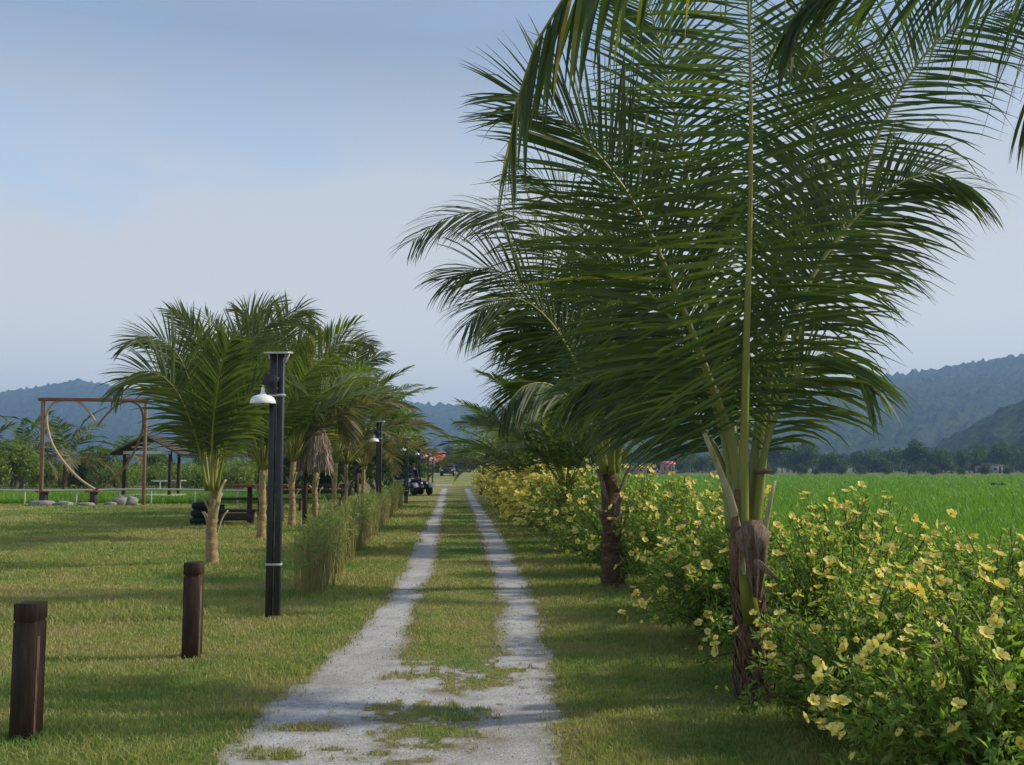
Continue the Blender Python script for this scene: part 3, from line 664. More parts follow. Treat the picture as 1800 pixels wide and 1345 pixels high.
add0([(2500, -500, 2.0), (2350, -380, 2.8), (2150, -250, 3.5), (2000, -110, 4.0), (1890, 10, 4.3), (1810, 160, 4.4)], face=(0, -.3, .95), L=1.0, droop=1.0, vee=-1.0, t0=.3, a0=70, a1=25, tint=(.05, .4), lean=-.3, **nearf)
f0 += radial(5, 1.75, 3.6, 61, n=50, L=1.0, e=(35, 70), bend=(60, 100), w=.026, r0=.042, azs=[.2, -.5, -1.3, .6, -.9])
P0 = palm('coconut_palm', b0, 1.75, .14, f0, 'nearest coconut palm, only its drooping fronds hanging in at the top', RG, bases=5, seed=12)

# ---- the rest of the right row
def place_palm(px, D, h, length, seed, label, group, k=13, n=34, L=.62, w=.03, lod=3, e=(35, 82), bend=(45, 100), r=.12, pale=False, tint=(.3, .8), oldk=0, x=None, bases=4, droop=.55, azs=None, r0=.035, extra=()):
    xx = (px-900)/1750*D if x is None else x
    loc = (xx, D, float(gz(xx, D)))
    fr = radial(k, h, length, seed, n, L, e, bend, w, lod, r0, droop, tint, oldk, azs)
    for pts, old in extra:
        P_ = np.array([at(a, b, D+dd) for a, b, dd in pts])-np.array(loc); kw = dict(face=CAMF, n=int(n*1.3), L=L*1.15, w=w, droop=droop, r0=r0*1.2, segs=lod+1, tint=tint, a0=58, a1=20)
        if old: kw['old'] = True
        fr.append((P_, kw))
    return palm('coconut_palm', loc, h, r, fr, label, group, bases=bases, seed=seed, pale=pale)
place_palm(995, 19.6, 1.15, 2.7, 31, 'short bushy coconut palm rising from the hedge behind the second palm', RG, 14, 50, .8, .026, 4, droop=.7, e=(52, 84), bend=(40, 85))
place_palm(938, 26.2, .95, 2.8, 32, 'coconut palm with yellowed lower fronds beside the narrowing hedge', RG, 13, 40, .75, .03, 3, oldk=2, e=(50, 84), bend=(40, 90))
place_palm(912, 32.8, 1.0, 3.3, 33, 'coconut palm with one stiff upright frond far up the hedge', RG, 13, 34, .75, .034, 3, e=(50, 86), bend=(35, 85))
place_palm(893, 39.4, 1.0, 3.6, 34, 'small coconut palm at the far bend of the hedge, fronds browned', RG, 12, 30, .75, .04, 3, oldk=4)
place_palm(878, 46, 1.1, 3.6, 35, 'distant coconut palm, second last of the right row', RG, 12, 26, .75, .045, 3, oldk=2)
place_palm(848, 56, 1.2, 4.0, 36, 'distant coconut palm, last of the right row beside the dark car', RG, 12, 24, .8, .05, 3, oldk=3)

# ---- left row on the lawn
LG = 'coconut palms lining the lawn'
bl = gr(372, 992)
fl = []
lm = dict(n=84, w=.019, r0=.035, segs=5, rseg=8)
add(fl, bl, [(366, 862, 16.3), (350, 740, 16.2), (322, 640, 16.1), (285, 597, 16.0), (245, 592, 15.9), (212, 612, 15.85)], face=(.1, -.85, .5), L=.78, droop=.5, vee=.1, t0=.18, tint=(0.33, 0.72), **lm)
add(fl, bl, [(364, 862, 16.2), (345, 770, 16.0), (312, 690, 15.8), (272, 655, 15.7), (232, 658, 15.6), (200, 695, 15.5)], face=(0, -.9, .4), L=.85, droop=.6, vee=.0, t0=.18, tint=(0.43, 0.87), **lm)
add(fl, bl, [(376, 862, 16.4), (392, 740, 16.6), (425, 630, 16.7), (470, 572, 16.8), (515, 560, 16.8), (548, 580, 16.8)], face=CAMF, L=.7, droop=.45, vee=.0, t0=.2, tint=(0.38, 0.82), **lm)
add(fl, bl, [(374, 862, 16.5), (384, 730, 16.9), (405, 620, 17.2), (440, 560, 17.3), (490, 530, 17.3)], face=CAMF, L=.7, droop=.35, vee=.1, t0=.2, tint=(0.48, 0.90), **lm)
add(fl, bl, [(370, 862, 16.3), (366, 730, 16.4), (352, 630, 16.5), (330, 570, 16.5), (300, 545, 16.5)], face=CAMF, L=.7, droop=.35, vee=.1, t0=.2, tint=(0.38, 0.82), **lm)
add(fl, bl, [(380, 862, 16.2), (402, 770, 16.0), (440, 690, 15.9), (480, 655, 15.8), (520, 680, 15.7)], face=(0, -.7, .7), L=.75, droop=.7, vee=-.2, t0=.2, tint=(0.38, 0.87), **lm)
add(fl, bl, [(372, 862, 16.1), (374, 760, 15.8), (384, 670, 15.5), (400, 610, 15.3), (412, 590, 15.1)], face=CAMF, L=.75, droop=.45, vee=-.1, t0=.25, tint=(0.28, 0.72), **lm)
add(fl, bl, [(368, 862, 16.2), (358, 770, 16.3), (345, 690, 16.4), (325, 640, 16.4), (300, 610, 16.4)], face=(0, -.5, .9), L=.6, droop=.8, vee=-.3, t0=.25, tint=(0.38, 0.87), **lm)
fl += radial(2, 1.2, 2.5, 41, n=60, L=.8, e=(62, 80), bend=(30, 60), w=.024, azs=[1.2, 1.9, .6, 1.5][:2])
palm('coconut_palm', bl, 1.2, .095, fl, 'young coconut palm on the lawn just left of the near lamp post', LG, bases=6, seed=15, pale=True)
add_kw = dict(pale=True, r=.09, tint=(.42, .92))
place_palm(464, 22.4, 1.55, 4.1, 42, 'coconut palm with a yellow swollen foot, half hidden by the near lamp post', LG, 14, 66, .88, .026, 4, e=(58, 84), bend=(30, 75), extra=[([(464, 850, 0), (474, 720, .1), (488, 620, .2), (506, 560, .3), (532, 545, .4), (552, 575, .5)], 0), ([(462, 850, 0), (456, 720, -.1), (452, 620, -.2), (440, 560, -.2), (418, 545, -.2)], 0), ([(466, 850, 0), (482, 740, .3), (505, 650, .5), (530, 600, .8), (565, 590, 1)], 0)], **add_kw)
place_palm(516, 27, 1.75, 4.2, 43, 'slim coconut palm directly right of the near lamp post', LG, 14, 62, .88, .028, 4, e=(55, 84), bend=(30, 80), oldk=2, extra=[([(516, 810, 0), (526, 730, -.2), (548, 660, -.4), (585, 615, -.6), (625, 598, -.8), (655, 608, -1)], 1), ([(516, 810, 0), (514, 720, .2), (520, 640, .4), (540, 600, .6)], 0), ([(518, 810, 0), (540, 740, .2), (570, 700, .4), (600, 720, .6), (615, 770, .7)], 1)], **add_kw)
place_palm(556, 30, 1.45, 3.9, 44, 'coconut palm beside the hanging straw thatch', LG, 13, 54, .85, .03, 3, oldk=2, e=(52, 84), bend=(30, 85), **add_kw)
place_palm(590, 34.5, 1.75, 4.6, 45, 'coconut palm with a tall curved frond against the sky', LG, 14, 52, .9, .032, 3, e=(52, 84), bend=(30, 85), oldk=3, extra=[([(592, 790, 0), (600, 720, .2), (622, 660, .4), (650, 634, .5), (682, 628, .6)], 0), ([(592, 790, 0), (604, 710, -.2), (622, 645, -.4), (640, 608, -.4), (652, 612, -.4)], 0)], **add_kw)
place_palm(609, 38, 1.7, 4.2, 46, 'coconut palm with grey lower fronds before the dark trees', LG, 14, 46, .9, .036, 3, oldk=5, **add_kw)
place_palm(640, 44, 1.6, 4.0, 47, 'coconut palm at the end of the left row behind the second lamp', LG, 13, 40, .9, .04, 3, oldk=4, **add_kw)
BG = 'palms behind the paddy'
place_palm(40, 76, 2.6, 4.6, 51, 'dark-headed palm at the far left edge behind the paddy', BG, 14, 26, 1.0, .07, 3, e=(5, 80), bend=(50, 110), oldk=5, r=.17, r0=.06)
place_palm(118, 70, 2.2, 4.6, 52, 'palm seen through the heart frame', BG, 14, 26, 1.0, .07, 3, e=(10, 82), bend=(50, 110), oldk=5, r=.17, r0=.06)
place_palm(226, 84, 2.3, 3.6, 53, 'small palm just above the pavilion roof', BG, 12, 22, .85, .07, 3, e=(20, 80), oldk=2, r=.15, r0=.05)
place_palm(-40, 66, 2.0, 4.4, 54, 'pale greyish palm cut by the left edge of the photo', BG, 13, 24, 1.0, .07, 3, e=(5, 70), oldk=6, r=.17, r0=.06)

# ------------------------------------------------------------------ flowering bushes
def leaf_cloud(pos, out, ln, rg, tint=(.2, .9), wr=.36, up=.35):
    n = len(pos); d = nrm(out*.9+rg.normal(size=(n, 3))*.75+np.array([0, 0, up])*0+np.array([0, 0, -.1]))
    W = nrm(np.cross(d, rg.normal(size=(n, 3)))); Nn = np.cross(d, W); l = ln*(.6+.8*rg.random(n))[:, None]
    V = np.empty((n, 4, 3)); V[:, 0] = pos; V[:, 1] = pos+d*l*.45+W*l*wr*.5+Nn*l*.08
    V[:, 2] = pos+d*l-Nn*l*.12; V[:, 3] = pos+d*l*.45-W*l*wr*.5+Nn*l*.08
    k = np.arange(n)*4
    T = np.concatenate([np.stack([k, k+1, k+2], -1), np.stack([k, k+2, k+3], -1)])
    return V.reshape(-1, 3), T, np.repeat(tint[0]+(tint[1]-tint[0])*rg.random(n), 4)
def bush_shape(rg, R_, H, ns):
    """stems spreading from the foot to a lumpy dome; returns stem polylines"""
    st = []
    for i in range(ns):
        a = rg.random()*6.283; q = rg.random()**.55
        top = H*(1.0-.42*q**2)*(.78+.3*rg.random())
        if q > .5 and rg.random() < .5: top *= .18+.6*rg.random(); q = min(1.0, q*1.12)
        rr = R_*q*(.85+.3*rg.random())
        e = np.array([math.cos(a)*rr, math.sin(a)*rr, top]); b = np.array([math.cos(a)*rr*.22, math.sin(a)*rr*.22, -.02])
        m = b*.45+e*.55+np.array([0, 0, .12*H]); m[:2] += (rg.random(2)-.5)*.12
        st.append(spline([b, m, e], 7)[0])
    return st
def flower_mesh(seed, d=.09):
    rg = np.random.default_rng(seed); G = Geo(); r = d/2
    for k in range(5):
        a = k*1.2566+rg.random()*.15; c, s_ = math.cos(a), math.sin(a)
        def pt(rad, off, z): return (c*rad-s_*off, s_*rad+c*off, z)
        cup = .35+.45*rg.random()
        V = [pt(r*.06, 0, 0), pt(r*.5, -r*.42, r*cup*.55), pt(r*.5, 0, r*cup*.36), pt(r*.5, r*.42, r*cup*.5),
             pt(r*.84, -r*.48, r*cup*1.0), pt(r*.94, 0, r*cup*.66), pt(r*.82, r*.47, r*cup*.85), pt(r*1.10, -.22*r, r*cup*.78), pt(r*1.06, .25*r, r*cup*.9)]
        G.add(V, [(1, 4, 5, 2), (2, 5, 6, 3), (4, 7, 8, 5)], [(0, 1, 2), (0, 2, 3), (5, 8, 6)], 0, [.1, .5, .45, .5, .8, .75, .8, .9, .9])
    G.ball((0, 0, r*.08), (r*.22, r*.22, r*.16), 1, .5, 7, 5)
    G.tube([(0, 0, 0), (0, .004, -r*.7), (0, .006, -r*1.4)], [r*.10, r*.06, r*.05], 5, 2)
    return G.mesh('flower', [M['petal'], M['pollen'], M['twig']], True)
FL = [flower_mesh(s_) for s_ in range(4)]
def rot_to(v, spin):
    q = Vector((0, 0, 1)).rotation_difference(Vector(v)); q.rotate  # align +z
    from mathutils import Quaternion
    return (q @ Quaternion((0, 0, 1), spin)).to_euler()
BGp = 'yellow flowering bushes along the lane'
def bush(loc, R_, H, nl, ll, nf, seed, label, single=True, fsize=1.0, shape=(1, 1)):
    rg = np.random.default_rng(seed); root = empty('flowering_bush', loc); tag(root, label, 'bush', BGp)
    ns = 125 if nl > 6000 else 75
    st = bush_shape(rg, R_, H, ns); S = np.array(st)*np.array([shape[0], shape[1], 1])
    G = Geo()
    for P in S: G.tube(P, np.linspace(.011, .003, 7), 4, 0, .5, False)
    G.build('stems', [M['twig']], root)
    # leaves sit along the outer part of each stem and on side twigs
    k = rg.integers(0, ns, nl); t = .16+.84*rg.random(nl)**.75; f = t*6; j = np.minimum(f.astype(int), 5); f = (f-j)[:, None]
    p = S[k, j]*(1-f)+S[k, j+1]*f; ax = nrm(S[k, j+1]-S[k, j])
    o = rg.normal(size=(nl, 3)); o = nrm(o-(o*ax).sum(-1, keepdims=True)*ax)
    p = p+o*(.015+.13*rg.random(nl)*(1.15-t))[:, None]*(R_/.9)
    p[:, 2] = np.maximum(p[:, 2], .03)
    V, T, ti = leaf_cloud(p, nrm(o*.8+ax*.6), ll, rg, (.1, .9))
    G = Geo(); G.add(V, None, T, 0, ti); G.build('foliage', [M['bush']], root)
    # flowers at the stem ends and among the outer leaves
    tips = S[:, -1]; c = []
    if nf:
        k = rg.integers(0, ns, nf); t = np.where(rg.random(nf) < .6, .97+.03*rg.random(nf), .72+.25*rg.random(nf)); f = t*6; j = np.minimum(f.astype(int), 5); f = (f-j)[:, None]
        p = S[k, j]*(1-f)+S[k, j+1]*f; out = nrm(p*np.array([1, 1, .5]))
        p = p+out*(.05+.05*rg.random(nf))[:, None]+np.array([0, 0, .03])+rg.normal(size=(nf, 3))*.045; p[:, 2] = np.maximum(p[:, 2], .15)
        d = nrm(out*.6+np.array([.25, -.35, .6])+rg.normal(size=(nf, 3))*.5)
        if single:
            # beyond a hundred blooms the smaller rest is one mesh
            me_ = FL[seed % 4]; bv = np.empty(len(me_.vertices)*3); me_.vertices.foreach_get('co', bv); bv = bv.reshape(-1, 3)
            fq = [tuple(pl.vertices) for pl in me_.polygons]; fm = np.array([pl.material_index for pl in me_.polygons]); q4 = np.array([f_ for f_ in fq if len(f_) == 4]); q3 = np.array([f_ for f_ in fq if len(f_) == 3])
            n2 = int(nf*.6); k2 = rg.integers(0, ns, n2); P2_ = S[k2, 6]*(.8+.25*rg.random(n2))[:, None]+rg.normal(size=(n2, 3))*.06; o2 = nrm(P2_*np.array([1, 1, .5])); P2_ = P2_+o2*.06; P2_[:, 2] = np.maximum(P2_[:, 2], .15)
            d2 = nrm(o2*.6+np.array([.25, -.35, .5])+rg.normal(size=(n2, 3))*.6); A2 = nrm(np.cross(d2, rg.normal(size=(n2, 3)))); B2 = np.cross(d2, A2); s2 = fsize*(.3+.5*rg.random(n2))[:, None, None]
            V2 = P2_[:, None]+s2*(bv[None, :, :1]*A2[:, None]+bv[None, :, 1:2]*B2[:, None]+bv[None, :, 2:]*d2[:, None]); off = (np.arange(n2)*len(bv))[:, None, None]
            mi_ = np.concatenate([np.tile(fm[[i_ for i_, f_ in enumerate(fq) if len(f_) == 4]], n2), np.tile(fm[[i_ for i_, f_ in enumerate(fq) if len(f_) == 3]], n2)])
            me2 = mesh_np('blossoms', V2.reshape(-1, 3), (q4[None]+off).reshape(-1, 4), (q3[None]+off).reshape(-1, 3), [M['petal'], M['pollen'], M['twig']], mi_, np.repeat(.2+.8*rg.random(n2), len(bv)), True)
            ob = link('blossoms', me2, root); ob['kind'] = 'stuff'
            for q in range(nf):
                o = bpy.data.objects.new('flower', FL[int(rg.integers(0, 4))]); col.objects.link(o); o.parent = root
                o.location = p[q]; o.rotation_euler = rot_to(d[q], rg.random()*6.28); s_ = fsize*(.7+.55*rg.random()); o.scale = (s_, s_, s_)
        else:
            A = nrm(np.cross(d, rg.normal(size=(nf, 3)))); B = np.cross(d, A); r = .05*fsize
            V = np.empty((nf, 6, 3))
            V[:, 0] = p
            for q in range(5):
                a = q*1.2566; V[:, q+1] = p+(A*math.cos(a)+B*math.sin(a))*r+d*r*.3
            b = np.arange(nf)*6
            T = np.concatenate([np.stack([b, b+1+q, b+1+(q+1) % 5], -1) for q in range(5)])
            G = Geo(); G.add(V.reshape(-1, 3), None, T, 0, np.repeat(.3+.6*rg.random(nf), 6)); o = G.build('blossoms', [M['petal']], root); o['kind'] = 'stuff'
    return root
rows = []
y = 3.75; kk = 0
near_labels = ['flowering bush at the lower right corner, nearest of the hedge', 'leafy flowering bush right of the big palm, the largest blooms on it',
 'flowering bush in front of the big palm trunk', 'flowering bush behind the big palm, spilling towards the lane', 'wide flowering bush between the big palm and the second palm',
 'flowering bush with low dark stems just short of the second palm', 'flowering bush around the foot of the second palm', 'flowering bush directly beyond the second palm', 'flowering bush below the short bushy palm']
specs = [(2.2, 4.55, .80, .98, 11000, 62), (2.95, 5.5, 1.0, 1.08, 12000, 78), (2.2, 6.1, .74, .95, 8500, 60), (2.38, 7.6, .92, 1.22, 12000, 82), (3.6, 7.5, 1.0, 1.10, 9000, 60), (2.12, 9.3, .95, 1.25, 10500, 92), (2.42, 11.0, 1.0, 1.35, 9000, 98),
         (3.3, 9.6, 1.0, 1.3, 7000, 70), (2.25, 13.1, .92, 1.45, 9000, 98), (1.75, 15.0, 1.0, 1.5, 8000, 98), (1.55, 17.0, 1.0, 1.55, 7000, 98), (1.45, 19.0, 1.0, 1.6, 6500, 98), (1.3, 21.0, 1.05, 1.6, 6000, 98)]
blab = ['flowering bush at the lower right corner, nearest of the hedge', 'flowering bush at the right edge beyond the corner bush, carrying the largest blooms', 'low sprawling flowering bush in front of the big palm trunk',
 'flowering bush directly behind the big palm trunk', 'flowering bush on the paddy side, right of the big palm', 'flowering bush with dark bare stems, left of the big palm trunk', 'flowering bush midway between the two nearest palms',
 'flowering bush on the paddy side between the two nearest palms', 'flowering bush around the foot of the second palm', 'dense flowering bush directly beyond the second palm', 'flowering bush just short of the short bushy palm',
 'flowering bush at the foot of the short bushy palm', 'flowering bush directly beyond the short bushy palm']
for i, (x, yy, r_, h_, nl, nf) in enumerate(specs):
    bush((x, yy, float(gz(x, yy))), r_, h_, int(nl*1.25), (.05 if yy < 9 else .06), min(100, int(nf*1.6)), 300+i, blab[i], True, .74 if yy < 9 else .88)
protos = []
for i in range(4):
    yy = 23+i*2.0; x = 2.35-SK*yy
    protos.append(bush((x, yy, float(gz(x, yy))), 1.0, 1.6, 4200, .08, 520, 340+i, 'dense flowering bush far along the hedge beside the lane', False, 1.15))
yy = 31.0; i = 0
while yy < 82:
    o = copy_tree(protos[i % 4]); x = 2.3-SK*yy+.1*math.sin(i*2.1); o.location = (x, yy, float(gz(x, yy))); o.rotation_euler = (0, 0, i*1.7); s_ = .92+.12*((i*37) % 10)/10; o.scale = (s_, s_, s_)
    i += 1; yy += 1.9 if yy < 50 else 2.6

# ------------------------------------------------------------------ reeds between the lamps
def reed(seed, n=38, H=1.0):
    rg = np.random.default_rng(seed); G = Geo(); root = empty('reed_clump', (0, 0, 0))
    for i in range(n):
        a = rg.random()*6.28; r_ = .42*rg.random()**.6; b = np.array([math.cos(a)*r_*.5, math.sin(a)*r_*1.2, 0]); h = H*(.6+.5*rg.random())
        e = b+np.array([(rg.random()-.5)*.3, (rg.random()-.5)*.3, h]); P = np.array([b, b*.5+e*.5+[0, 0, .03], e])
        G.tube(P, [.009, .0075, .004], 4, 0, .5*rg.random(), False)
    G.build('stalks', [M['reed']], root)
    G = Geo(); m = 240
    a = rg.random(m)*6.28; r_ = .46*rg.random(m)**.6; z = H*(.40+.60*rg.random(m)**.7)
    p = np.stack([np.cos(a)*r_*.55, np.sin(a)*r_*1.2, z], -1)
    o = nrm(np.stack([np.cos(a)*.5, np.sin(a)*.5, .9+0*a], -1)+rg.normal(size=(m, 3))*.35)
    V, T, ti = leaf_cloud(p, o, .13, rg, (.25, 1.0), .10); G.add(V, None, T, 0, ti); G.build('leaves', [M['reed']], root)
    return root
rp = [reed(700+i) for i in range(4)]
i = 0; yy = 12.7
while yy < 43:
    o = rp[i] if i < 4 else copy_tree(rp[i % 4])
    x = -1.84-SK*yy+.08*math.sin(i*1.9)-.018*(yy-12); o.location = (x, yy, float(gz(x, yy))); o.rotation_euler = (0, 0, (i % 5-2)*.1+(3.14 if (i//4) % 2 else 0))
    s_ = .70+.22*((i*53) % 11)/11; o.scale = (s_*.95, s_, s_*(1.0+.02*(i % 7)))
    tag(o, 'slender green reed clump with straw-coloured stalks, in the row between the lamp posts', 'reeds', 'reed row between the lamp posts')
    i += 1; yy += .62 if yy < 25 else .9

# ------------------------------------------------------------------ bollards
def bollard(px, py, rz, label):
    p = gr(px, py); root = empty('bollard', (p[0], p[1], float(gz(p[0], p[1]))), rz)
    tag(root, label, 'bollard', 'brown timber bollards on the lawn')
    G = Geo(); G.box((0, 0, .30), (.135, .135, .76), 0, 0, .004)
    G.box((.0, 0, .682), (.122, .122, .024), 0, 0, .002)
    G.build('post', [M['post']], root)
    G = Geo(); G.box((0, 0, .742), (.137, .137, .10), 0, 0, .004); G.build('cap', [M['post']], root)
    G = Geo()
    for k in range(3): G.box((.071, -.045+k*.006, .09+k*.19), (.006, .018+.006*k, .26), 0, 0, .002)
    o = G.build('worn_edge', [M['postcut']], root); o['label'] = 'worn pale edge where the brown paint has gone'
bollard(45, 1300, R(-2), 'square brown timber bollard in the lower left corner')
bollard(337, 1156, R(1), 'square brown timber bollard between the corner bollard and the lamp post')

# ------------------------------------------------------------------ lamp posts
LPg = 'solar lamp posts along the lane'
def lamp(H=2.82):
    root = empty('lamp_post', (0, 0, 0))
    G = Geo()
    for sx in (-.042, .042):
        G = Geo(); G.box((sx, 0, H/2-.1), (.068, .068, H+.2), 0, 0, .006); G.build('pole', [M['steel']], root)
    for zc in (.56, H-.45): G = Geo(); G.box((0, 0, zc), (.17, .082, .026), 0, 0, .004); G.build('clamp', [M['clamp']], root)
    G = Geo(); G.box((.01, 0, H+.012), (.265, .24, .022), 0, 0, .004, ry=0, rx=R(6)); pn = G.build('solar_panel', [M['alu']], root)
    G = Geo(); G.box((.01, 0, H+.026), (.24, .21, .006), 0, 0, .001, rx=R(6)); G.build('solar_cell', [M['solar']], pn)
    G = Geo(); G.box((.10, 0, H-.05), (.022, .03, .11), 0, 0, .003, ry=R(24)); G.build('panel_bracket', [M['alu']], root); G = Geo(); G.box((-.09, 0, H-.03), (.018, .03, .06), 0, 0, .003, ry=R(-15)); G.build('panel_bracket', [M['alu']], root)
    G = Geo(); G.box((-.055, -.075, H-.30), (.15, .075, .13), R(0), 0, .008, ry=R(18)); G.box((-.03, -.06, H-.39), (.09, .06, .08), 0, 0, .006, ry=R(30)); G.build('battery_box', [M['steel']], root)
    sh = Geo(); prof = [(.018, .175), (.022, .12), (.04, .095), (.085, .085), (.115, .065), (.133, .03), (.138, .0), (.134, -.004), (.128, .004), (.11, .05), (.06, .075), (.004, .08)]
    c = (-.13, -.09, H-.545); sh.lathe(prof, 24, c, 0); s_ = sh.build('lamp_shade', [M['enamel']], root, smooth=True)
    bl_ = Geo(); bl_.ball((c[0], c[1], c[2]+.03), (.035, .035, .04), 0); bl_.build('bulb', [M['lampin']], s_, smooth=True)
    G = Geo(); G.tube([(c[0], c[1], H-.375), (c[0], c[1], H-.33), (-.10, -.08, H-.27), (-.04, -.04, H-.26)], .011, 8); G.build('lamp_arm', [M['enamel']], root, smooth=True)
    return root
lp = lamp()
lamps = [(486, 10.75, 'nearest dark twin-pole solar lamp post with white shade'), (667, 27.4, 'second solar lamp post standing behind the end of the reeds'), (715, 43, 'third solar lamp post, in front of the quad bikes'), (738, 58, 'fourth solar lamp post, right of the quad bikes'), (753, 70, 'fifth solar lamp post, under the red roof'), (761, 86, 'sixth solar lamp post, farthest and smallest of the row')]
for i, (px, D, lb) in enumerate(lamps):
    o = lp if i == 0 else copy_tree(lp)
    x = (px-900)/1750*D; o.location = (x, D, float(gz(x, D))); tag(o, lb, 'lamp post', LPg)

# ------------------------------------------------------------------ heart frame, pavilion, rail, rocks
D = 41.5
def flat(px, py, D=D): return at(px, py, D)
root0 = at(168, 887, D); root0[2] = float(gz(root0[0], D))
hf = empty('heart_frame', root0); tag(hf, 'wooden photo frame with a heart bent inside its square', 'photo frame')
def bar(name, a, b, w, d, mat, parent, base):
    a = np.asarray(a)-base; b = np.asarray(b)-base; v = b-a; l = np.linalg.norm(v); G = Geo()
    m = (a+b)/2
    if abs(v[2]) > abs(v[0]): G.box(m, (w, d, l), 0, 0, .012, ry=math.atan2(v[0], v[2]))
    else: G.box(m, (l, d, w), 0, 0, .012, ry=-math.atan2(v[2], v[0]))
    return G.build(name, [mat], parent)
bar('upright', flat(76, 702), flat(72, 886), .13, .13, M['wood'], hf, root0)
bar('upright', flat(257, 702), flat(252, 891), .12, .12, M['wood'], hf, root0)
bar('crossbeam', flat(68, 702), flat(263, 704), .14, .16, M['wood_red'], hf, root0)
hl = [(168, 861), (140, 842), (112, 812), (92, 780), (83, 748), (83, 725), (92, 710), (110, 703.5), (135, 705), (155, 722), (172, 748)]
hr = [(172, 748), (188, 728), (206, 712), (226, 706), (243, 712), (251, 730), (250, 756), (240, 785), (222, 818), (197, 843), (168, 861)]
G = Geo()
C, _ = spline([flat(*p)-root0 for p in hl], 40); G.tube(C, .052, 6, 0)
G.build('heart', [M['wood_pale']], hf, smooth=True)
G = Geo(); C, _ = spline([flat(*p)-root0 for p in hr], 40); G.tube(C, .045, 6, 0); G.build('heart', [M['wood']], hf, smooth=True)
for px, py in ((78, 864), (165, 864)):
    p = at(px, py, D-.5); q = gr(px, 886); G = Geo(); base = np.array([p[0], D-.5, float(gz(p[0], D-.5))]); h = p[2]-base[2]
    st = empty('stool', base); tag(st, 'rustic wooden stool at the foot of the left upright of the heart frame' if px < 100 else 'rustic wooden stool under the tip of the heart', 'stool', 'stools by the heart frame')
    G.box((0, 0, h), (.62, .36, .07), 0, 0, .01); G.build('seat', [M['wood_red']], st)
    G = Geo(); G.box((0, 0, h/2-.03), (.24, .24, h), 0, 0, .02); G.build('pedestal', [M['darkwood']], st)
def rock(px, py, D, sx, sy, sz, seed, label):
    rg = np.random.default_rng(seed); t = np.linspace(.01, np.pi-.01, 9); a = np.linspace(0, 2*np.pi, 13)[:-1]
    TT, AA = np.meshgrid(t, a, indexing='ij'); d = np.stack([np.sin(TT)*np.cos(AA), np.sin(TT)*np.sin(AA), -np.cos(TT)], -1)
    k = 1+.28*(vn(d[..., 0]*2+seed, d[..., 1]*2+d[..., 2]*1.7+seed)-.5)*2
    V = (np.sign(d)*np.abs(d)**.75*k[..., None]*np.array([sx, sy, sz])).reshape(-1, 3)
    i = np.arange(8)[:, None]*12+np.arange(12)[None]; j = np.arange(8)[:, None]*12+(np.arange(12)[None]+1) % 12
    G = Geo(); G.add(V, np.stack([i, j, j+12, i+12], -1).reshape(-1, 4)); x = (px-900)/1750*D
    o = G.build('rock', [M['stone']], None, (x, D, float(gz(x, D))+sz*.5), smooth=False); tag(o, label, 'rock', 'rocks edging the lawn by the heart frame')
rock(80, 887, 40.6, .50, .3, .16, 1, 'long flat grey rock at the foot of the left upright')
rock(118, 888, 40.6, .36, .28, .13, 2, 'grey rock beside the long flat rock')
rock(154, 888, 40.5, .34, .22, .10, 3, 'low dark rock before the middle stool')
rock(198, 887, 40.6, .24, .2, .12, 4, 'small brown rock right of the middle stool')
rock(216, 884, 41.0, .34, .3, .24, 5, 'biggest grey boulder just left of the right upright')
rock(237, 884, 41.2, .26, .26, .26, 6, 'pale boulder touching the right upright')
# rail along the paddy
D2 = 43.2; rl = empty('rail_fence', (at(180, 862, D2)[0], D2, float(gz(at(180, 862, D2)[0], 43)))); tag(rl, 'long low pale rail on thin posts along the paddy edge', 'fence')
bz = np.array(rl.location)
x0, x1 = (-140-900)/1750*D2, (470-900)/1750*D2; zt = at(180, 861.5, D2)[2]
G = Geo(); P = [(x, D2+.04*math.sin(x), zt+.03*math.sin(x*.7)) for x in np.linspace(x0, x1, 14)]; G.tube(np.array(P)-bz, .042, 8); G.build('rail', [M['bamboo']], rl, smooth=True)
for px in (-120, -42, 48, 138, 214, 269, 345, 420):
    x = (px-900)/1750*D2; z0 = float(gz(x, D2)); G = Geo(); G.tube(np.array([(x, D2+.03, z0-.1), (x+.01, D2+.03, (z0+zt)/2), (x, D2+.03, zt-.02)])-bz, [.034, .032, .03], 7); G.build('fence_post', [M['bamboo']], rl, smooth=True)
# pavilion over the paddy
Dp = 47.0; pc = at(255, 862, Dp); pb = np.array([pc[0], Dp+1.2, -.28]); pv = empty('pavilion', pb); tag(pv, 'small open pavilion with a dark gable roof and white boards under it', 'pavilion')
px_ = lambda v: (v-900)/1750*Dp-pb[0]
zz = lambda v: at(255, v, Dp)[2]-pb[2]
xl, xr = px_(221), px_(301); hw = (xr-xl)/2; cx_ = (xl+xr)/2
zt_, ze, zr = zz(795), zz(798), zz(768)
for x, yv in ((xl, -1.2), (xr, -1.2), (xl+.35, .5), (xr-.15, .5)):
    G = Geo(); G.box((x, yv, zt_/2), (.13, .13, zt_+.1), 0, 0, .012); G.build('post', [M['post']], pv)
def gable(zr, ze, hw, y0, y1, th):
    V = []; 
    for yv in (y0, y1):
        V += [(cx_-hw, yv, ze), (cx_, yv, zr), (cx_+hw, yv, ze), (cx_-hw, yv, ze+th), (cx_, yv, zr+th), (cx_+hw, yv, ze+th)]
    Q = [(0, 1, 4, 3), (1, 2, 5, 4), (6, 9, 10, 7), (7, 10, 11, 8), (3, 4, 10, 9), (4, 5, 11, 10), (0, 6, 7, 1), (1, 7, 8, 2), (0, 3, 9, 6), (2, 8, 11, 5)]
    return Geo().add(V, Q)
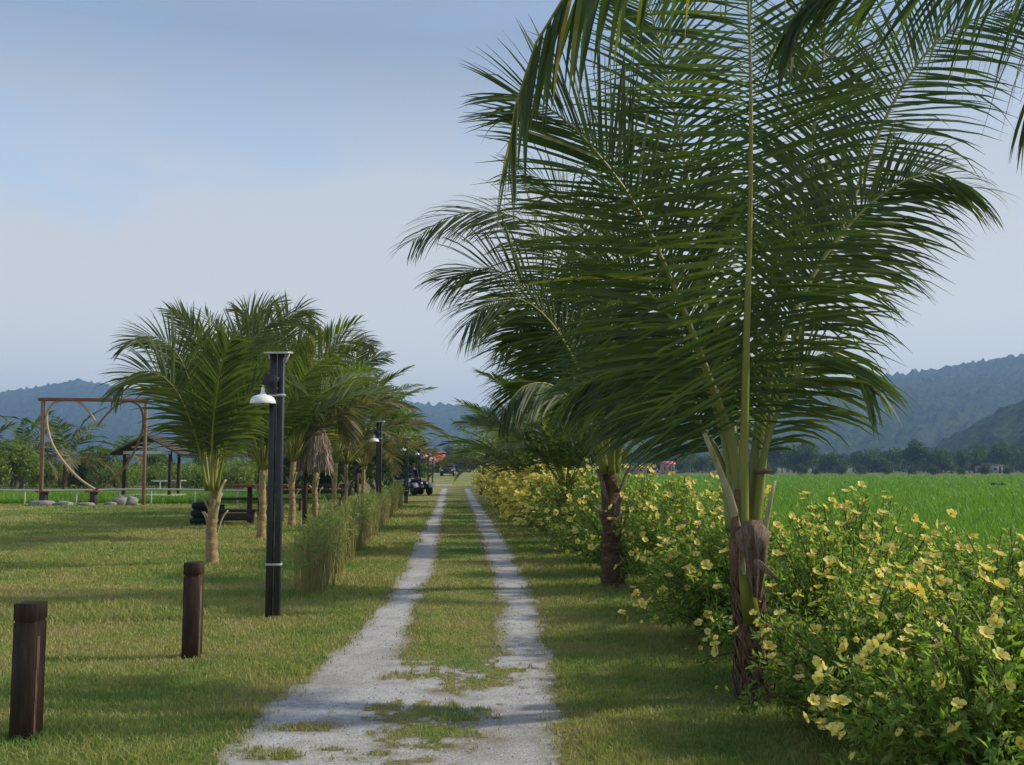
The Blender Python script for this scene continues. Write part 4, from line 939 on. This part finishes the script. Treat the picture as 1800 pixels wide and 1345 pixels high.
gable(zr, ze-.05, hw+.55, -1.6, .7, .09).build('roof', [M['rooftile']], pv)
G = Geo(); G.box((cx_, -1.28, zt_-.02), (hw*2+.1, .035, .15), 0, 0, .005); G.box((cx_, -1.28, zt_+.24), (hw*1.35, .03, .07), 0, 0, .004); G.box((cx_, -1.28, zt_+.42), (hw*.85, .03, .05), 0, 0, .004); G.build('gable_board', [M['whitewood']], pv)
G = Geo(); G.box((cx_, -.35, .52), (hw*2+.5, 2.2, .06), 0, 0, .006); G.build('deck', [M['bamboo']], pv)
G = Geo(); G.box((cx_+.4, .6, zz(846)), (hw*1.6, .05, .06), 0, 0, .005); G.build('railing', [M['whitewood']], pv); G = Geo(); G.box((xr-.4, -1.1, zz(846)), (.8, .05, .05), 0, 0, .005); G.build('railing', [M['whitewood']], pv); G = Geo()
for x in (cx_, cx_+.5, xr-.1): G = Geo(); G.box((x, .6, zz(853)), (.05, .05, .42), 0, 0, .004); G.build('baluster', [M['whitewood']], pv)

# ------------------------------------------------------------------ picnic table, shelter, thatched parasol
Dt = 28.3; tb = at(428, 915, Dt); tb[2] = float(gz(tb[0], Dt)); tp = empty('picnic_table', tb, R(3)); tag(tp, 'dark timber picnic table with a beam bench behind the left palms', 'table')
k_ = Dt/1750
G = Geo(); zt = at(428, 854, Dt)[2]-tb[2]
for q in range(4): G.box((.40, -.33+q*.225, zt), (1.75, .205, .07), 0, 0, .008)
G.build('tabletop', [M['wood_red']], tp)
for x in (.16, .98): G = Geo(); G.box((x, 0, zt/2), (.11, .16, zt-.07), 0, 0, .008); G.build('leg', [M['darkwood']], tp)
G = Geo(); G.box((.1, .62, at(428, 878, Dt)[2]-tb[2]), (2.3, .3, .07), 0, 0, .008); G.box((-.75, .62, .26), (.09, .26, .5), 0, 0, .006); G.box((.95, .62, .26), (.09, .26, .5), 0, 0, .006); G.build('bench', [M['darkwood']], tp)
G = Geo(); G.box((-.12, -.62, .38), (1.15, .34, .075), 0, 0, .01); G.box((-.12, -.77, .22), (1.1, .05, .2), 0, 0, .008); G.box((-.58, -.62, .16), (.09, .3, .34), 0, 0, .006); G.box((.36, -.62, .16), (.09, .3, .34), 0, 0, .006); G.build('bench', [M['darkwood']], tp)
p = at(357, 918, 27.6); tr = empty('tyre_stack', (p[0], 27.6, float(gz(p[0], 27.6)))); tag(tr, 'stack of old dark tyres beside the picnic table', 'tyres')
for q in range(3):
    G = Geo(); a = np.linspace(0, 2*np.pi, 11); G.lathe(np.stack([.26+.1*np.cos(a), .11+.1*np.sin(a)], -1), 18, (0.02*q, 0, q*.205)); G.build('tyre', [M['rubber']], tr, smooth=True)
def strands(n, r0, r1, z0, z1, seed, sy=1, wid=.014):
    rg = np.random.default_rng(seed); a = rg.random(n)*6.283; q = rg.random(n)**.7
    zt = z0+(z1-z0)*q; rt = r0+(r1-r0)*q
    p = np.stack([np.cos(a)*rt, np.sin(a)*rt*sy, zt], -1); d = nrm(np.stack([np.cos(a)*(r0-r1), np.sin(a)*(r0-r1)*sy, 0*a-abs(z1-z0)], -1)+rg.normal(size=(n, 3))*.1)
    W = nrm(np.cross(d, np.stack([np.cos(a), np.sin(a)*sy, 0*a], -1)))*wid; l = .25+.25*rg.random(n)
    V = np.empty((n, 4, 3)); V[:, 0] = p-W; V[:, 1] = p+W; V[:, 2] = p+d*l[:, None]+W*.6; V[:, 3] = p+d*l[:, None]-W*.6
    k = np.arange(n)*4; return V.reshape(-1, 3), np.stack([k, k+1, k+2, k+3], -1), np.repeat(rg.random(n), 4)
Dq = 27.6; q0 = at(552, 880, Dq); zb = float(gz(q0[0], Dq)); th = empty('thatched_parasol', (q0[0], Dq, zb)); tag(th, 'straw thatched parasol with a shaggy grey skirt between the left palms', 'parasol')
zA, zB = at(552, 752, Dq)[2]-zb, at(552, 822, Dq)[2]-zb
G = Geo(); G.lathe([(.42, zB+.05), (.37, (zA+zB)/2), (.30, zA-.08), (.05, zA)], 20); V, Q, ti = strands(2600, .44, .26, zB+.18, zA, 5); G.add(V, Q, None, 0, ti); G.build('thatch', [M['thatch']], th)
G = Geo(); G.tube([(-.25, 0, -.05), (-.25, .01, zB/2), (-.2, 0, zA-.1)], [.07, .065, .06], 8); G.build('pole', [M['post']], th, smooth=True)
Dr = 31.0; q1 = at(412, 890, Dr); zb = float(gz(q1[0], Dr)); sh = empty('thatched_shelter', (q1[0], Dr, zb)); tag(sh, 'low thatched shelter on dark posts behind the picnic table', 'shelter')
zA, zB = at(412, 757, Dr)[2]-zb, at(412, 803, Dr)[2]-zb
G = Geo(); G.lathe([(1.35, zB), (.75, (zA+zB)/2), (.05, zA)], 22); G.V[-1] = G.V[-1]*np.array([1, .8, 1]); V, Q, ti = strands(3000, 1.35, .15, zB+.1, zA, 8, .8, .02); G.add(V, Q, None, 0, ti); G.build('thatch', [M['thatch']], sh)
for x, yv in ((-.46, -.75), (.95, -.75), (-.8, .75), (.8, .75)): G = Geo(); G.tube([(x, yv, -.05), (x, yv, zB/2), (x, yv, zB+.2)], .045, 8); G.build('post', [M['post']], sh, smooth=True)
# dark timber seats deeper under the palms
for px, D_, lb in ((570, 37, 'dark timber bench in the shade right of the straw parasol'), (500, 36, 'dark timber bench in the shade behind the near lamp post')):
    x = (px-900)/1750*D_; bn = empty('bench', (x, D_, float(gz(x, D_)))); tag(bn, lb, 'bench', 'benches under the left palms')
    G = Geo()
    for k in range(3): G.box((0, -.16+.16*k, .44), (1.5, .14, .05), 0, 0, .006)
    G.build('seat', [M['darkwood']], bn); G = Geo()
    for k in range(2): G.box((0, .26, .68+.2*k), (1.5, .04, .15), 0, 0, .006)
    G.build('backrest', [M['darkwood']], bn)
    for sx in (-.65, .65): G = Geo(); G.box((sx, 0, .21), (.08, .42, .42), 0, 0, .006); G.box((sx, .25, .62), (.07, .05, .5), 0, 0, .005); G.build('leg', [M['darkwood']], bn)
p = at(627, 830, 39); wp = empty('water_pump', (p[0], 39, float(gz(p[0], 39)))); tag(wp, 'black iron post with a knobbed head in the shade left of the second lamp', 'post')
h = p[2]-wp.location[2]; G = Geo(); G.tube([(0, 0, -.05), (0, 0, h*.6), (0, 0, h)], [.10, .09, .08], 10); G.build('column', [M['post']], wp, smooth=True)
G = Geo(); G.tube([(0, 0, h), (.08, 0, h+.12), (.22, 0, h+.2), (.32, 0, h+.12)], [.09, .09, .07, .05], 8); G.build('head', [M['post']], wp, smooth=True)

# ------------------------------------------------------------------ trees and shrubs
def tree_geo(seed, H, W, trunkh, nl, ll, lobes=9, mat='tree', D_=None, tr=.12):
    rg = np.random.default_rng(seed); root = empty('broadleaf_tree', (0, 0, 0))
    G = Geo(); G.tube([(0, 0, -.1), (.06*W, .02, trunkh*.6), (0, .04, trunkh), (.03, 0, H*.62)], [tr*1.25, tr, tr*.8, tr*.3], 8, 0, .5, True, .1)
    cs = []
    for k in range(lobes):
        a = k*2.4+rg.random(); q = .25+.75*rg.random(); zz_ = trunkh+(H-trunkh)*(.18+.72*rg.random()); rr = W*.5*q*math.sin(min(3.0, .5+2.4*(zz_-trunkh)/(H-trunkh)))*.8
        c = np.array([math.cos(a)*rr, math.sin(a)*rr, zz_]); r_ = W*(.16+.13*rg.random()); cs.append((c, r_))
        G.tube(spline([(0, 0, trunkh*.85), c*np.array([.4, .4, 1])*.6+np.array([0, 0, trunkh*.35]), c], 5)[0], np.linspace(tr*.5, .015, 5), 5, 0, .5, False)
    G.build('trunk', [M['bark']], root, smooth=True)
    P = []; O = []; TI = []
    for c, r_ in cs:
        n = nl//lobes; d = nrm(rg.normal(size=(n, 3))); rad = r_*(.35+.75*rg.random(n)**.6)*(1+.35*(vn(d[:, 0]*2+c[0]*3+50, d[:, 1]*2+d[:, 2]*2+c[1]*3+50)-.5))
        P.append(c+d*rad[:, None]*np.array([1, 1, .8])); O.append(d); TI.append(np.full(n, rg.random()*.5))
    V, T, ti = leaf_cloud(np.concatenate(P), np.concatenate(O), ll, rg, (.0, .5), .5); ti = ti+np.repeat(np.concatenate(TI), 4)
    G = Geo(); G.add(V, None, T, 0, ti); G.build('crown', [M[mat]], root); return root
def put(o, px, D_, s_=1.0, rz=0.0, label=None, cat='tree', group=None, sz=None):
    x = (px-900)/1750*D_; o.location = (x, D_, float(gz(x, D_))); o.scale = (s_, s_, sz or s_); o.rotation_euler = (0, 0, rz); tag(o, label, cat, group); return o
MG = 'leafy trees behind the left palms'
t1 = tree_geo(801, 5.4, 3.6, 1.6, 6000, .22, 12, 'treelight'); put(t1, 683, 52, 1, 0, 'light green leafy tree whose crown tops the far end of the left row', group=MG)
t2 = tree_geo(802, 3.7, 3.6, .9, 6000, .2, 12, 'tree'); put(t2, 650, 49, 1, 0, 'dark round leafy tree behind the second lamp post', group=MG)
t3 = copy_tree(t2); put(t3, 708, 60, 1.0, 2.0, 'dark leafy tree right behind the quad bikes', group=MG)
t4 = copy_tree(t1); put(t4, 615, 58, .85, 1.0, 'leafy tree in the shade behind the grey-fronded palm', group=MG)
t5 = copy_tree(t2); put(t5, 575, 52, .95, 4.0, 'dark leafy tree behind the straw parasol', group=MG)
t6 = copy_tree(t2); put(t6, 520, 60, .9, 5.0, 'dark leafy tree behind the slim palm', group=MG)
SG = 'trees and shrubs behind the paddy'
s1 = tree_geo(811, 2.8, 4.0, .5, 4200, .24, 12, 'tree', tr=.1); put(s1, 165, 80, 1, 0, 'round dark green tree seen through the heart', group=SG)
s2 = tree_geo(812, 3.0, 4.2, 1.4, 2600, .24, 9, 'treelight', tr=.16); put(s2, 28, 66, 1, 0, 'bent-trunk tree by the left edge behind the rail', group=SG)
s3 = copy_tree(s1); put(s3, 275, 92, 1.05, 2, 'dark tree behind the pavilion', group=SG)
sb = tree_geo(815, 1.5, 3.4, .15, 2600, .17, 10, 'treelight', tr=.05)
sl = [(-60, 74), (-10, 80), (40, 84), (85, 78), (120, 86), (205, 76), (240, 90), (290, 80), (325, 74), (350, 70), (385, 78), (420, 72), (455, 80), (490, 74), (330, 96), (400, 98), (150, 98), (60, 100)]
for i, (px, D_) in enumerate(sl):
    o = sb if i == 0 else copy_tree(sb); put(o, px, D_, .9+.35*((i*29) % 10)/10, i*1.3, 'light green shrub in the band behind the left paddy', 'shrub', 'shrubs behind the left paddy'); o.name = 'shrub' if i == 0 else o.name
    if i: o.name = 'shrub.%03d' % i
RGp = 'trees across the right field'
ft = [tree_geo(821, 7.5, 8.5, 1.2, 1800, .75, 11, 'tree', tr=.25), tree_geo(822, 6.0, 9.5, .8, 1800, .75, 11, 'tree', tr=.25), tree_geo(823, 9.5, 7.0, 2.0, 1600, .75, 10, 'tree', tr=.25)]
rgf = np.random.default_rng(99); cnt = 0; used = set()
def farput(px, D_, s_, kind, lb):
    global cnt
    o = ft[kind] if kind not in used else copy_tree(ft[kind]); used.add(kind)
    put(o, px, D_, s_, cnt*1.7, lb, 'tree', RGp); cnt += 1
for i in range(64):
    px = 1130+i*11.3+rgf.random()*8; D_ = 285+rgf.random()*90; s_ = .6+.5*rgf.random()
    farput(px, D_, s_, int(rgf.integers(0, 3)), 'distant dark tree in the belt across the right field')
for i in range(12):
    px = 1350+i*40+rgf.random()*18; farput(px, 236+rgf.random()*18, .20+.16*rgf.random(), 1, 'low bush on the far edge of the right field')
for i in range(16):
    px = 690+i*14+rgf.random()*6; farput(px, 240+rgf.random()*70, .5+.3*rgf.random(), int(rgf.integers(0, 3)), 'distant tree at the end of the lane behind the red roof')
for i in range(16):
    px = 905+i*15+rgf.random()*6; farput(px, 300+rgf.random()*70, .5+.3*rgf.random(), int(rgf.integers(0, 3)), 'distant dark tree in the belt across the right field')
for i in range(20):
    px = -30+i*34+rgf.random()*14; farput(px, 150+rgf.random()*50, .26+.2*rgf.random(), int(rgf.integers(0, 3)), 'distant tree behind the shrubs beyond the left paddy')

# ------------------------------------------------------------------ far buildings, car, quads, animals
def house(px, D_, w, dp, hw_, hr_, wall, roof, name, label, rz=0, z=None):
    x = (px-900)/1750*D_; zb = float(gz(x, D_)) if z is None else z; h = empty(name, (x, D_, zb), rz); tag(h, label, 'house')
    G = Geo(); G.box((0, 0, hw_/2), (w, dp, hw_), 0, 0, .02); G.build('wall', [wall], h)
    V = []
    for sx in (-1, 1): V += [(sx*(w/2+.35), -dp/2-.4, hw_-.05), (sx*(w/2+.35), 0, hw_+hr_), (sx*(w/2+.35), dp/2+.4, hw_-.05), (sx*(w/2+.35), -dp/2-.4, hw_+.03), (sx*(w/2+.35), 0, hw_+hr_+.08), (sx*(w/2+.35), dp/2+.4, hw_+.03)]
    G = Geo(); G.add(V, [(0, 1, 4, 3), (1, 2, 5, 4), (6, 9, 10, 7), (7, 10, 11, 8), (3, 4, 10, 9), (4, 5, 11, 10), (0, 6, 7, 1), (1, 7, 8, 2), (0, 3, 9, 6), (2, 8, 11, 5)]); G.build('roof', [roof], h)
    for sx in (-.3, .12): G = Geo(); G.box((w*sx, -dp/2-.01, hw_*.56), (w*.16, .06, hw_*.36), 0, 0, .01); G.build('window', [M['glass']], h)
    G = Geo(); G.box((w*.36, -dp/2-.01, hw_*.4), (w*.12, .06, hw_*.8), 0, 0, .01); G.build('door', [M['darkwood']], h)
    return h
house(752, 165, 5.2, 5, 1.9, 1.5, M['plaster'], M['redroof'], 'house', 'small pale house with a red metal roof at the end of the lane')
house(1120, 262, 7, 5, 2.0, .8, M['pinkwall'], M['rooftile'], 'house', 'far pink house low on the edge of the right field', z=-.4)
house(1172, 268, 3.2, 4, 2.6, .7, M['pinkwall'], M['redroof'], 'house', 'narrow far house with a reddish front, right of the pink house', z=-.4)
house(1735, 300, 6, 5, 2.2, .9, M['plaster'], M['rooftile'], 'house', 'low far house with a pale roof among the trees at the right', z=-.4)
# car
xc = (788-900)/1750*128; ca = empty('parked_car', (xc, 128, float(gz(xc, 128)))); tag(ca, 'dark car facing down the lane at its far end', 'car')
def loft(secs, m=0):
    """secs: list of (y, halfwidth, z0, z1, tophalf)"""
    V = []
    for y_, a, z0, z1, b in secs: V += [(-a*.96, y_, z0), (-a, y_, z0+.12), (-a, y_, (z0+z1)/2), (-b, y_, z1), (b, y_, z1), (a, y_, (z0+z1)/2), (a, y_, z0+.12), (a*.96, y_, z0)]
    n = len(secs); i = np.arange(n-1)[:, None]*8+np.arange(8)[None]; j = np.arange(n-1)[:, None]*8+(np.arange(8)[None]+1) % 8
    Q = np.stack([i, j, j+8, i+8], -1).reshape(-1, 4).tolist(); e = (n-1)*8
    Q += [(0, 1, 2, 3), (0, 3, 4, 7), (4, 5, 6, 7), (e+3, e+2, e+1, e), (e+7, e+4, e+3, e), (e+7, e+6, e+5, e+4)]
    return V, Q
G = Geo(); G.add(*loft([(-2.1, .78, .42, .82, .7), (-1.95, .86, .3, .98, .78), (-.9, .88, .28, 1.05, .82), (1.4, .88, .28, 1.05, .82), (2.1, .82, .4, .95, .74)])); G.build('body', [M['carpaint']], ca, smooth=False)
G = Geo(); G.add(*loft([(-1.0, .8, 1.02, 1.06, .76), (-.35, .78, 1.02, 1.6, .64), (1.2, .78, 1.02, 1.62, .64), (1.8, .78, 1.02, 1.06, .74)])); cb = G.build('cabin', [M['carpaint']], ca)
G = Geo(); G.add([(-.68, -.93, 1.12), (.68, -.93, 1.12), (.6, -.46, 1.54), (-.6, -.46, 1.54), (-.68, -.95, 1.12), (.68, -.95, 1.12), (.6, -.48, 1.55), (-.6, -.48, 1.55)], [(4, 5, 6, 7), (3, 2, 1, 0), (0, 1, 5, 4), (2, 3, 7, 6)]); G.build('windscreen', [M['glass']], ca)
for sx in (-1, 1):
    G = Geo(); G.box((sx*.62, -2.05, .72), (.28, .12, .14), 0, 0, .03); G.build('headlight', [M['enamel']], ca)
    for y_ in (-1.35, 1.35):
        G = Geo(); a = np.linspace(0, 2*np.pi, 9); G.lathe([(.05, -.1), (.3, -.1), (.34, -.06), (.34, .06), (.3, .1), (.05, .1)], 16); G.V[-1] = G.V[-1][:, [2, 0, 1]]+np.array([sx*.8, y_, .34]); w_ = G.build('wheel', [M['rubber']], ca)
        G = Geo(); G.lathe([(.01, .0), (.2, .0), (.2, .03), (.01, .04)], 12); G.V[-1] = G.V[-1][:, [2, 0, 1]]*np.array([sx, 1, 1])+np.array([sx*.9, y_, .34]); G.build('rim', [M['alu']], w_)
G = Geo(); G.box((0, -2.1, .5), (1.3, .08, .2), 0, 0, .02); G.build('grille', [M['blackplastic']], ca)
# quad bikes
QGp = 'quad bikes parked by the lane'
def quad(mat, body2):
    r_ = empty('quad_bike', (0, 0, 0))
    for sx in (-1, 1):
        for y_ in (-.6, .6):
            G = Geo(); a = np.linspace(0, 2*np.pi, 11); G.lathe(np.stack([.2+.1*np.cos(a)+.0, .12*np.sin(a)], -1), 16); G.V[-1] = G.V[-1][:, [2, 0, 1]]+np.array([sx*.45, y_, .30]); w_ = G.build('wheel', [M['rubber']], r_, smooth=True)
            G = Geo(); G.lathe([(.01, -.05), (.12, -.05), (.13, 0), (.12, .05), (.01, .05)], 12); G.V[-1] = G.V[-1][:, [2, 0, 1]]+np.array([sx*.45, y_, .30]); G.build('rim', [M['alu']], w_)
            G = Geo(); C = [(sx*.45, y_-.34, .48), (sx*.46, y_-.2, .64), (sx*.46, y_, .68), (sx*.46, y_+.2, .64), (sx*.45, y_+.34, .5)]
            C, _ = spline(C, 9); V = np.concatenate([np.stack([C[:, 0]+o_, C[:, 1], C[:, 2]+dz], -1) for o_, dz in ((-.17, -.02), (.17, -.02), (.17, .02), (-.17, .02))]); i = np.arange(8)
            Q = np.concatenate([np.stack([i+9*a_, i+1+9*a_, i+1+9*((a_+1) % 4), i+9*((a_+1) % 4)], -1) for a_ in range(4)]); G.add(V, Q); G.build('mudguard', [mat], r_)
    G = Geo(); G.add(*loft([(-.95, .2, .45, .72, .16), (-.7, .3, .35, .82, .22), (-.3, .26, .32, .78, .18), (.3, .22, .35, .72, .18), (.9, .26, .45, .76, .22)])); G.build('body', [body2], r_)
    G = Geo(); G.add(*loft([(-.15, .13, .74, .84, .1), (.1, .17, .72, .86, .14), (.55, .19, .72, .9, .15), (.75, .15, .74, .88, .12)])); G.build('seat', [M['blackplastic']], r_)
    G = Geo(); G.tube([(-.40, -.25, 1.06), (-.2, -.35, 1.04), (0, -.38, .98), (.2, -.35, 1.04), (.40, -.25, 1.06)], .016, 6); G.tube([(0, -.38, .98), (0, -.46, .8)], .03, 6); G.build('handlebar', [M['blackplastic']], r_, smooth=True)
    for sx in (-.15, .15): G = Geo(); G.ball((sx, -.93, .68), (.07, .05, .06), 0); G.build('headlight', [M['enamel']], r_, smooth=True)
    for y_ in (-.72, .8):
        G = Geo()
        for k in range(5): G.tube([(-.3+.15*k, y_-.18, .86), (-.3+.15*k, y_+.18, .86)], .012, 5)
        for k in (-.18, .18): G.tube([(-.34, y_+k, .86), (.34, y_+k, .86)], .012, 5)
        G.build('luggage_rack', [M['steel']], r_)
    return r_
q1 = quad(M['quadgrey'], M['blackplastic']); x = (735-900)/1750*56; q1.location = (x, 56, float(gz(x, 56))); q1.rotation_euler = (0, 0, R(28)); tag(q1, 'grey and black quad bike nearest the lane, fat tyres towards us', 'quad bike', QGp)
q2 = quad(M['quadblue'], M['quadgrey']); x = (709-900)/1750*57; q2.location = (x, 57.2, float(gz(x, 57))); q2.rotation_euler = (0, 0, R(35)); q2.scale = (1.12, 1.12, 1.12); tag(q2, 'dark blue quad bike behind the third lamp post', 'quad bike', QGp)
def person_on_quad():
    x = (727-900)/1750*57.6; z = float(gz(x, 57.6)); r_ = empty('person', (x, 57.6, z), R(28)); tag(r_, 'person in a dark jacket and dark hat beside the quad bikes', 'person')
    me = bpy.data.meshes.new('body')
    J = {'pel': (0, 0, .92), 'sp': (0, .0, 1.15), 'ch': (0, -.02, 1.36), 'ne': (0, -.02, 1.48), 'hd': (0, -.04, 1.56), 'tp': (0, -.03, 1.66),
         'sl': (-.17, -.01, 1.40), 'el': (-.24, -.06, 1.14), 'wl': (-.2, -.24, .98), 'sr': (.17, -.01, 1.40), 'er': (.24, -.06, 1.14), 'wr': (.2, -.24, .98),
         'hl': (-.09, 0, .88), 'kl': (-.11, -.03, .48), 'al': (-.11, .02, .08), 'fl': (-.12, -.13, .04), 'hr': (.09, 0, .88), 'kr': (.11, -.03, .48), 'ar': (.11, .02, .08), 'fr': (.12, -.13, .04)}
    rad = dict(pel=.13, sp=.12, ch=.14, ne=.055, hd=.095, tp=.07, sl=.06, el=.045, wl=.032, sr=.06, er=.045, wr=.032, hl=.09, kl=.06, al=.045, fl=.04, hr=.09, kr=.06, ar=.045, fr=.04)
    ks = list(J); E_ = [('pel', 'sp'), ('sp', 'ch'), ('ch', 'ne'), ('ne', 'hd'), ('hd', 'tp'), ('ch', 'sl'), ('sl', 'el'), ('el', 'wl'), ('ch', 'sr'), ('sr', 'er'), ('er', 'wr'), ('pel', 'hl'), ('hl', 'kl'), ('kl', 'al'), ('al', 'fl'), ('pel', 'hr'), ('hr', 'kr'), ('kr', 'ar'), ('ar', 'fr')]
    nj = len(ks); V = [J[k] for k in ks]; Ed = [(ks.index(a), ks.index(b)) for a, b in E_]; rr = [rad[k] for k in ks]
    for w_, sx in (('wl', -1), ('wr', 1)):           # palm and five fingers
        wv = np.array(J[w_]); pv_ = len(V); V.append(tuple(wv+(0, -.07, -.02))); rr.append(.03); Ed.append((ks.index(w_), pv_))
        for f_ in range(5):
            o_ = (f_-2)*.017 if f_ < 4 else -sx*.05
            a_ = len(V); V.append(tuple(wv+(o_, -.11 if f_ < 4 else -.08, -.03))); rr.append(.0085); Ed.append((pv_, a_))
            V.append(tuple(wv+(o_*1.1, -.145 if f_ < 4 else -.11, -.055))); rr.append(.0075); Ed.append((a_, a_+1))
    me.from_pydata(V, Ed, []); o = link('body', me, r_)
    sm = o.modifiers.new('skin', 'SKIN'); me.skin_vertices.new() if not me.skin_vertices else None
    for i_, v in enumerate(me.skin_vertices[0].data): v.radius = (rr[i_], rr[i_]*(.75 if rr[i_] > .1 and i_ < 3 else 1)); v.use_root = (i_ == 0)
    o.modifiers.new('sub', 'SUBSURF').levels = 1; o.modifiers['sub'].render_levels = 1
    me.materials.append(M['skin'])
    G = Geo(); G.add(*loft([(-.17, .18, .86, 1.40, .15), (0, .21, .84, 1.46, .17), (.15, .18, .86, 1.40, .15)]))
    for sx in (-1, 1): G.tube([(sx*.17, -.01, 1.41), (sx*.245, -.06, 1.13), (sx*.205, -.22, .99)], [.08, .062, .048], 9)
    G.build('jacket', [M['cloth']], r_, smooth=True)
    G = Geo()
    for sx in (-1, 1): G.tube([(sx*.085, 0, .92), (sx*.11, -.03, .48), (sx*.11, .02, .1)], [.115, .082, .062], 10)
    G.build('trousers', [M['cloth2']], r_, smooth=True)
    G = Geo(); G.lathe([(.22, 1.635), (.12, 1.66), (.105, 1.70), (.095, 1.76), (.01, 1.78)], 16, (0, -.035, 0)); G.build('hat', [M['cloth2']], r_, smooth=True)
    G = Geo(); G.ball((0, -.045, 1.575), (.078, .098, .115), 0); G.ball((0, -.145, 1.565), (.014, .02, .022), 0)
    for sx in (-1, 1): G.ball((sx*.08, -.04, 1.57), (.012, .025, .033), 0)
    G.build('face', [M['skin']], r_, smooth=True)
person_on_quad()
# dark bundles in the rice
for px, sc_, lb in ((1744, 1.0, 'left one of two low dark netting heaps out in the rice'), (1757, .9, 'right one of two low dark netting heaps out in the rice')):
    D_ = 92; x = (px-900)/1750*D_; rg = np.random.default_rng(int(px)); t = np.linspace(.01, np.pi-.01, 9); a = np.linspace(0, 2*np.pi, 13)[:-1]
    TT, AA = np.meshgrid(t, a, indexing='ij'); d = np.stack([np.sin(TT)*np.cos(AA), np.sin(TT)*np.sin(AA), -np.cos(TT)], -1); k = 1+.4*(vn(d[..., 0]*3+px, d[..., 1]*3+d[..., 2]*2)-.5)
    V = (d*k[..., None]*np.array([.36, .34, .22])*sc_).reshape(-1, 3); i = np.arange(8)[:, None]*12+np.arange(12)[None]; j = np.arange(8)[:, None]*12+(np.arange(12)[None]+1) % 12
    G = Geo(); G.add(V, np.stack([i, j, j+12, i+12], -1).reshape(-1, 4)); o = G.build('netting_heap', [M['netting']], None, (x, D_, float(gz(x, D_))+.30)); tag(o, lb, 'heap', 'dark heaps in the rice field')

# ------------------------------------------------------------------ haze, light, sky, camera
def haze():
    G = Geo(); G.box((0, 1500, 119), (9000, 3600, 244), 0, 0, .5)
    m, nt, out = newmat('haze_air'); v = N(nt, 'ShaderNodeVolumePrincipled'); v.inputs['Color'].default_value = (.36, .57, .90, 1); v.inputs['Density'].default_value = HZ; v.inputs['Anisotropy'].default_value = .1
    nt.links.new(v.outputs[0], out.inputs['Volume']); o = G.build('haze', [m]); tag(o, kind='stuff')
HZ = .00036
haze()
EL, AZ = R(32), R(7)     # sun: right of the view, slightly ahead
sv = Vector((math.cos(EL)*math.cos(AZ), math.cos(EL)*math.sin(AZ), math.sin(EL)))
ld = bpy.data.lights.new('sun', 'SUN'); ld.energy = 2.6; ld.angle = R(2.2); ld.color = (1, .93, .80)
lo_ = bpy.data.objects.new('sun', ld); col.objects.link(lo_); lo_.rotation_euler = sv.to_track_quat('Z', 'Y').to_euler()
w = bpy.data.worlds.new('World'); sc.world = w; w.use_nodes = True; nt = w.node_tree; nt.nodes.clear()
out = nt.nodes.new('ShaderNodeOutputWorld'); bg = nt.nodes.new('ShaderNodeBackground'); nt.links.new(bg.outputs[0], out.inputs[0])
sky = nt.nodes.new('ShaderNodeTexSky'); sky.sky_type = 'NISHITA'; sky.sun_disc = False; sky.sun_elevation = EL; sky.sun_rotation = math.pi/2-AZ
sky.air_density = 1.0; sky.dust_density = 1.2; sky.ozone_density = 1.0; sky.altitude = 0
tc = nt.nodes.new('ShaderNodeTexCoord')
mp = nt.nodes.new('ShaderNodeMapping'); mp.inputs['Scale'].default_value = (1, 1, 3.6); nt.links.new(tc.outputs['Generated'], mp.inputs[0])
n1 = noise(nt, 2.1, 7, .58, mp.outputs[0], .6); n2 = noise(nt, .9, 4, .5, mp.outputs[0], .3)
sx = N(nt, 'ShaderNodeSeparateXYZ'); nt.links.new(tc.outputs['Generated'], sx.inputs[0])
lowf = ramp(nt, sx.outputs[2], [(.0, (1, 1, 1)), (.16, (.97, .97, .97)), (.34, (.92, .92, .92)), (.5, (.86, .86, .86)), (.7, (.3, .3, .3))])
cl = math_(nt, 'MULTIPLY', ramp(nt, math_(nt, 'ADD', math_(nt, 'MULTIPLY', n1, .6), math_(nt, 'MULTIPLY', n2, .4)), [(.40, (.52, .52, .52)), (.58, (1.25, 1.25, 1.25))]), lowf)
cl = math_(nt, 'MINIMUM', cl, .97)
hz_ = ramp(nt, sx.outputs[2], [(.0, (5.1, 4.95, 4.45)), (.08, (3.95, 4.0, 3.9)), (.2, (3.15, 3.25, 3.3)), (.28, (2.75, 2.95, 3.2)), (.4, (1.38, 1.72, 2.3)), (.8, (2.2, 2.4, 2.8))])
c = mix(nt, cl, sky.outputs[0], hz_)
nt.links.new(c, bg.inputs[0]); bg.inputs[1].default_value = .14

cam = bpy.data.cameras.new('Camera'); cam.sensor_width = 36; cam.lens = 35; cam.clip_start = .05; cam.clip_end = 12000
co = bpy.data.objects.new('Camera', cam); col.objects.link(co); co.location = (0, 0, CAMZ); co.rotation_euler = (math.pi/2+PITCH, 0, 0)
sc.camera = co
sc.view_settings.view_transform = 'Standard'; sc.view_settings.look = 'None'; sc.view_settings.exposure = .75; sc.view_settings.gamma = 1
sc.render.engine = 'CYCLES'
cy = sc.cycles; cy.use_denoising = True; cy.max_bounces = 6; cy.diffuse_bounces = 3; cy.glossy_bounces = 2; cy.transmission_bounces = 4; cy.transparent_max_bounces = 8; cy.volume_bounces = 0
cy.sample_clamp_indirect = 6
try: cy.denoiser = 'OPENIMAGEDENOISE'
except Exception: pass
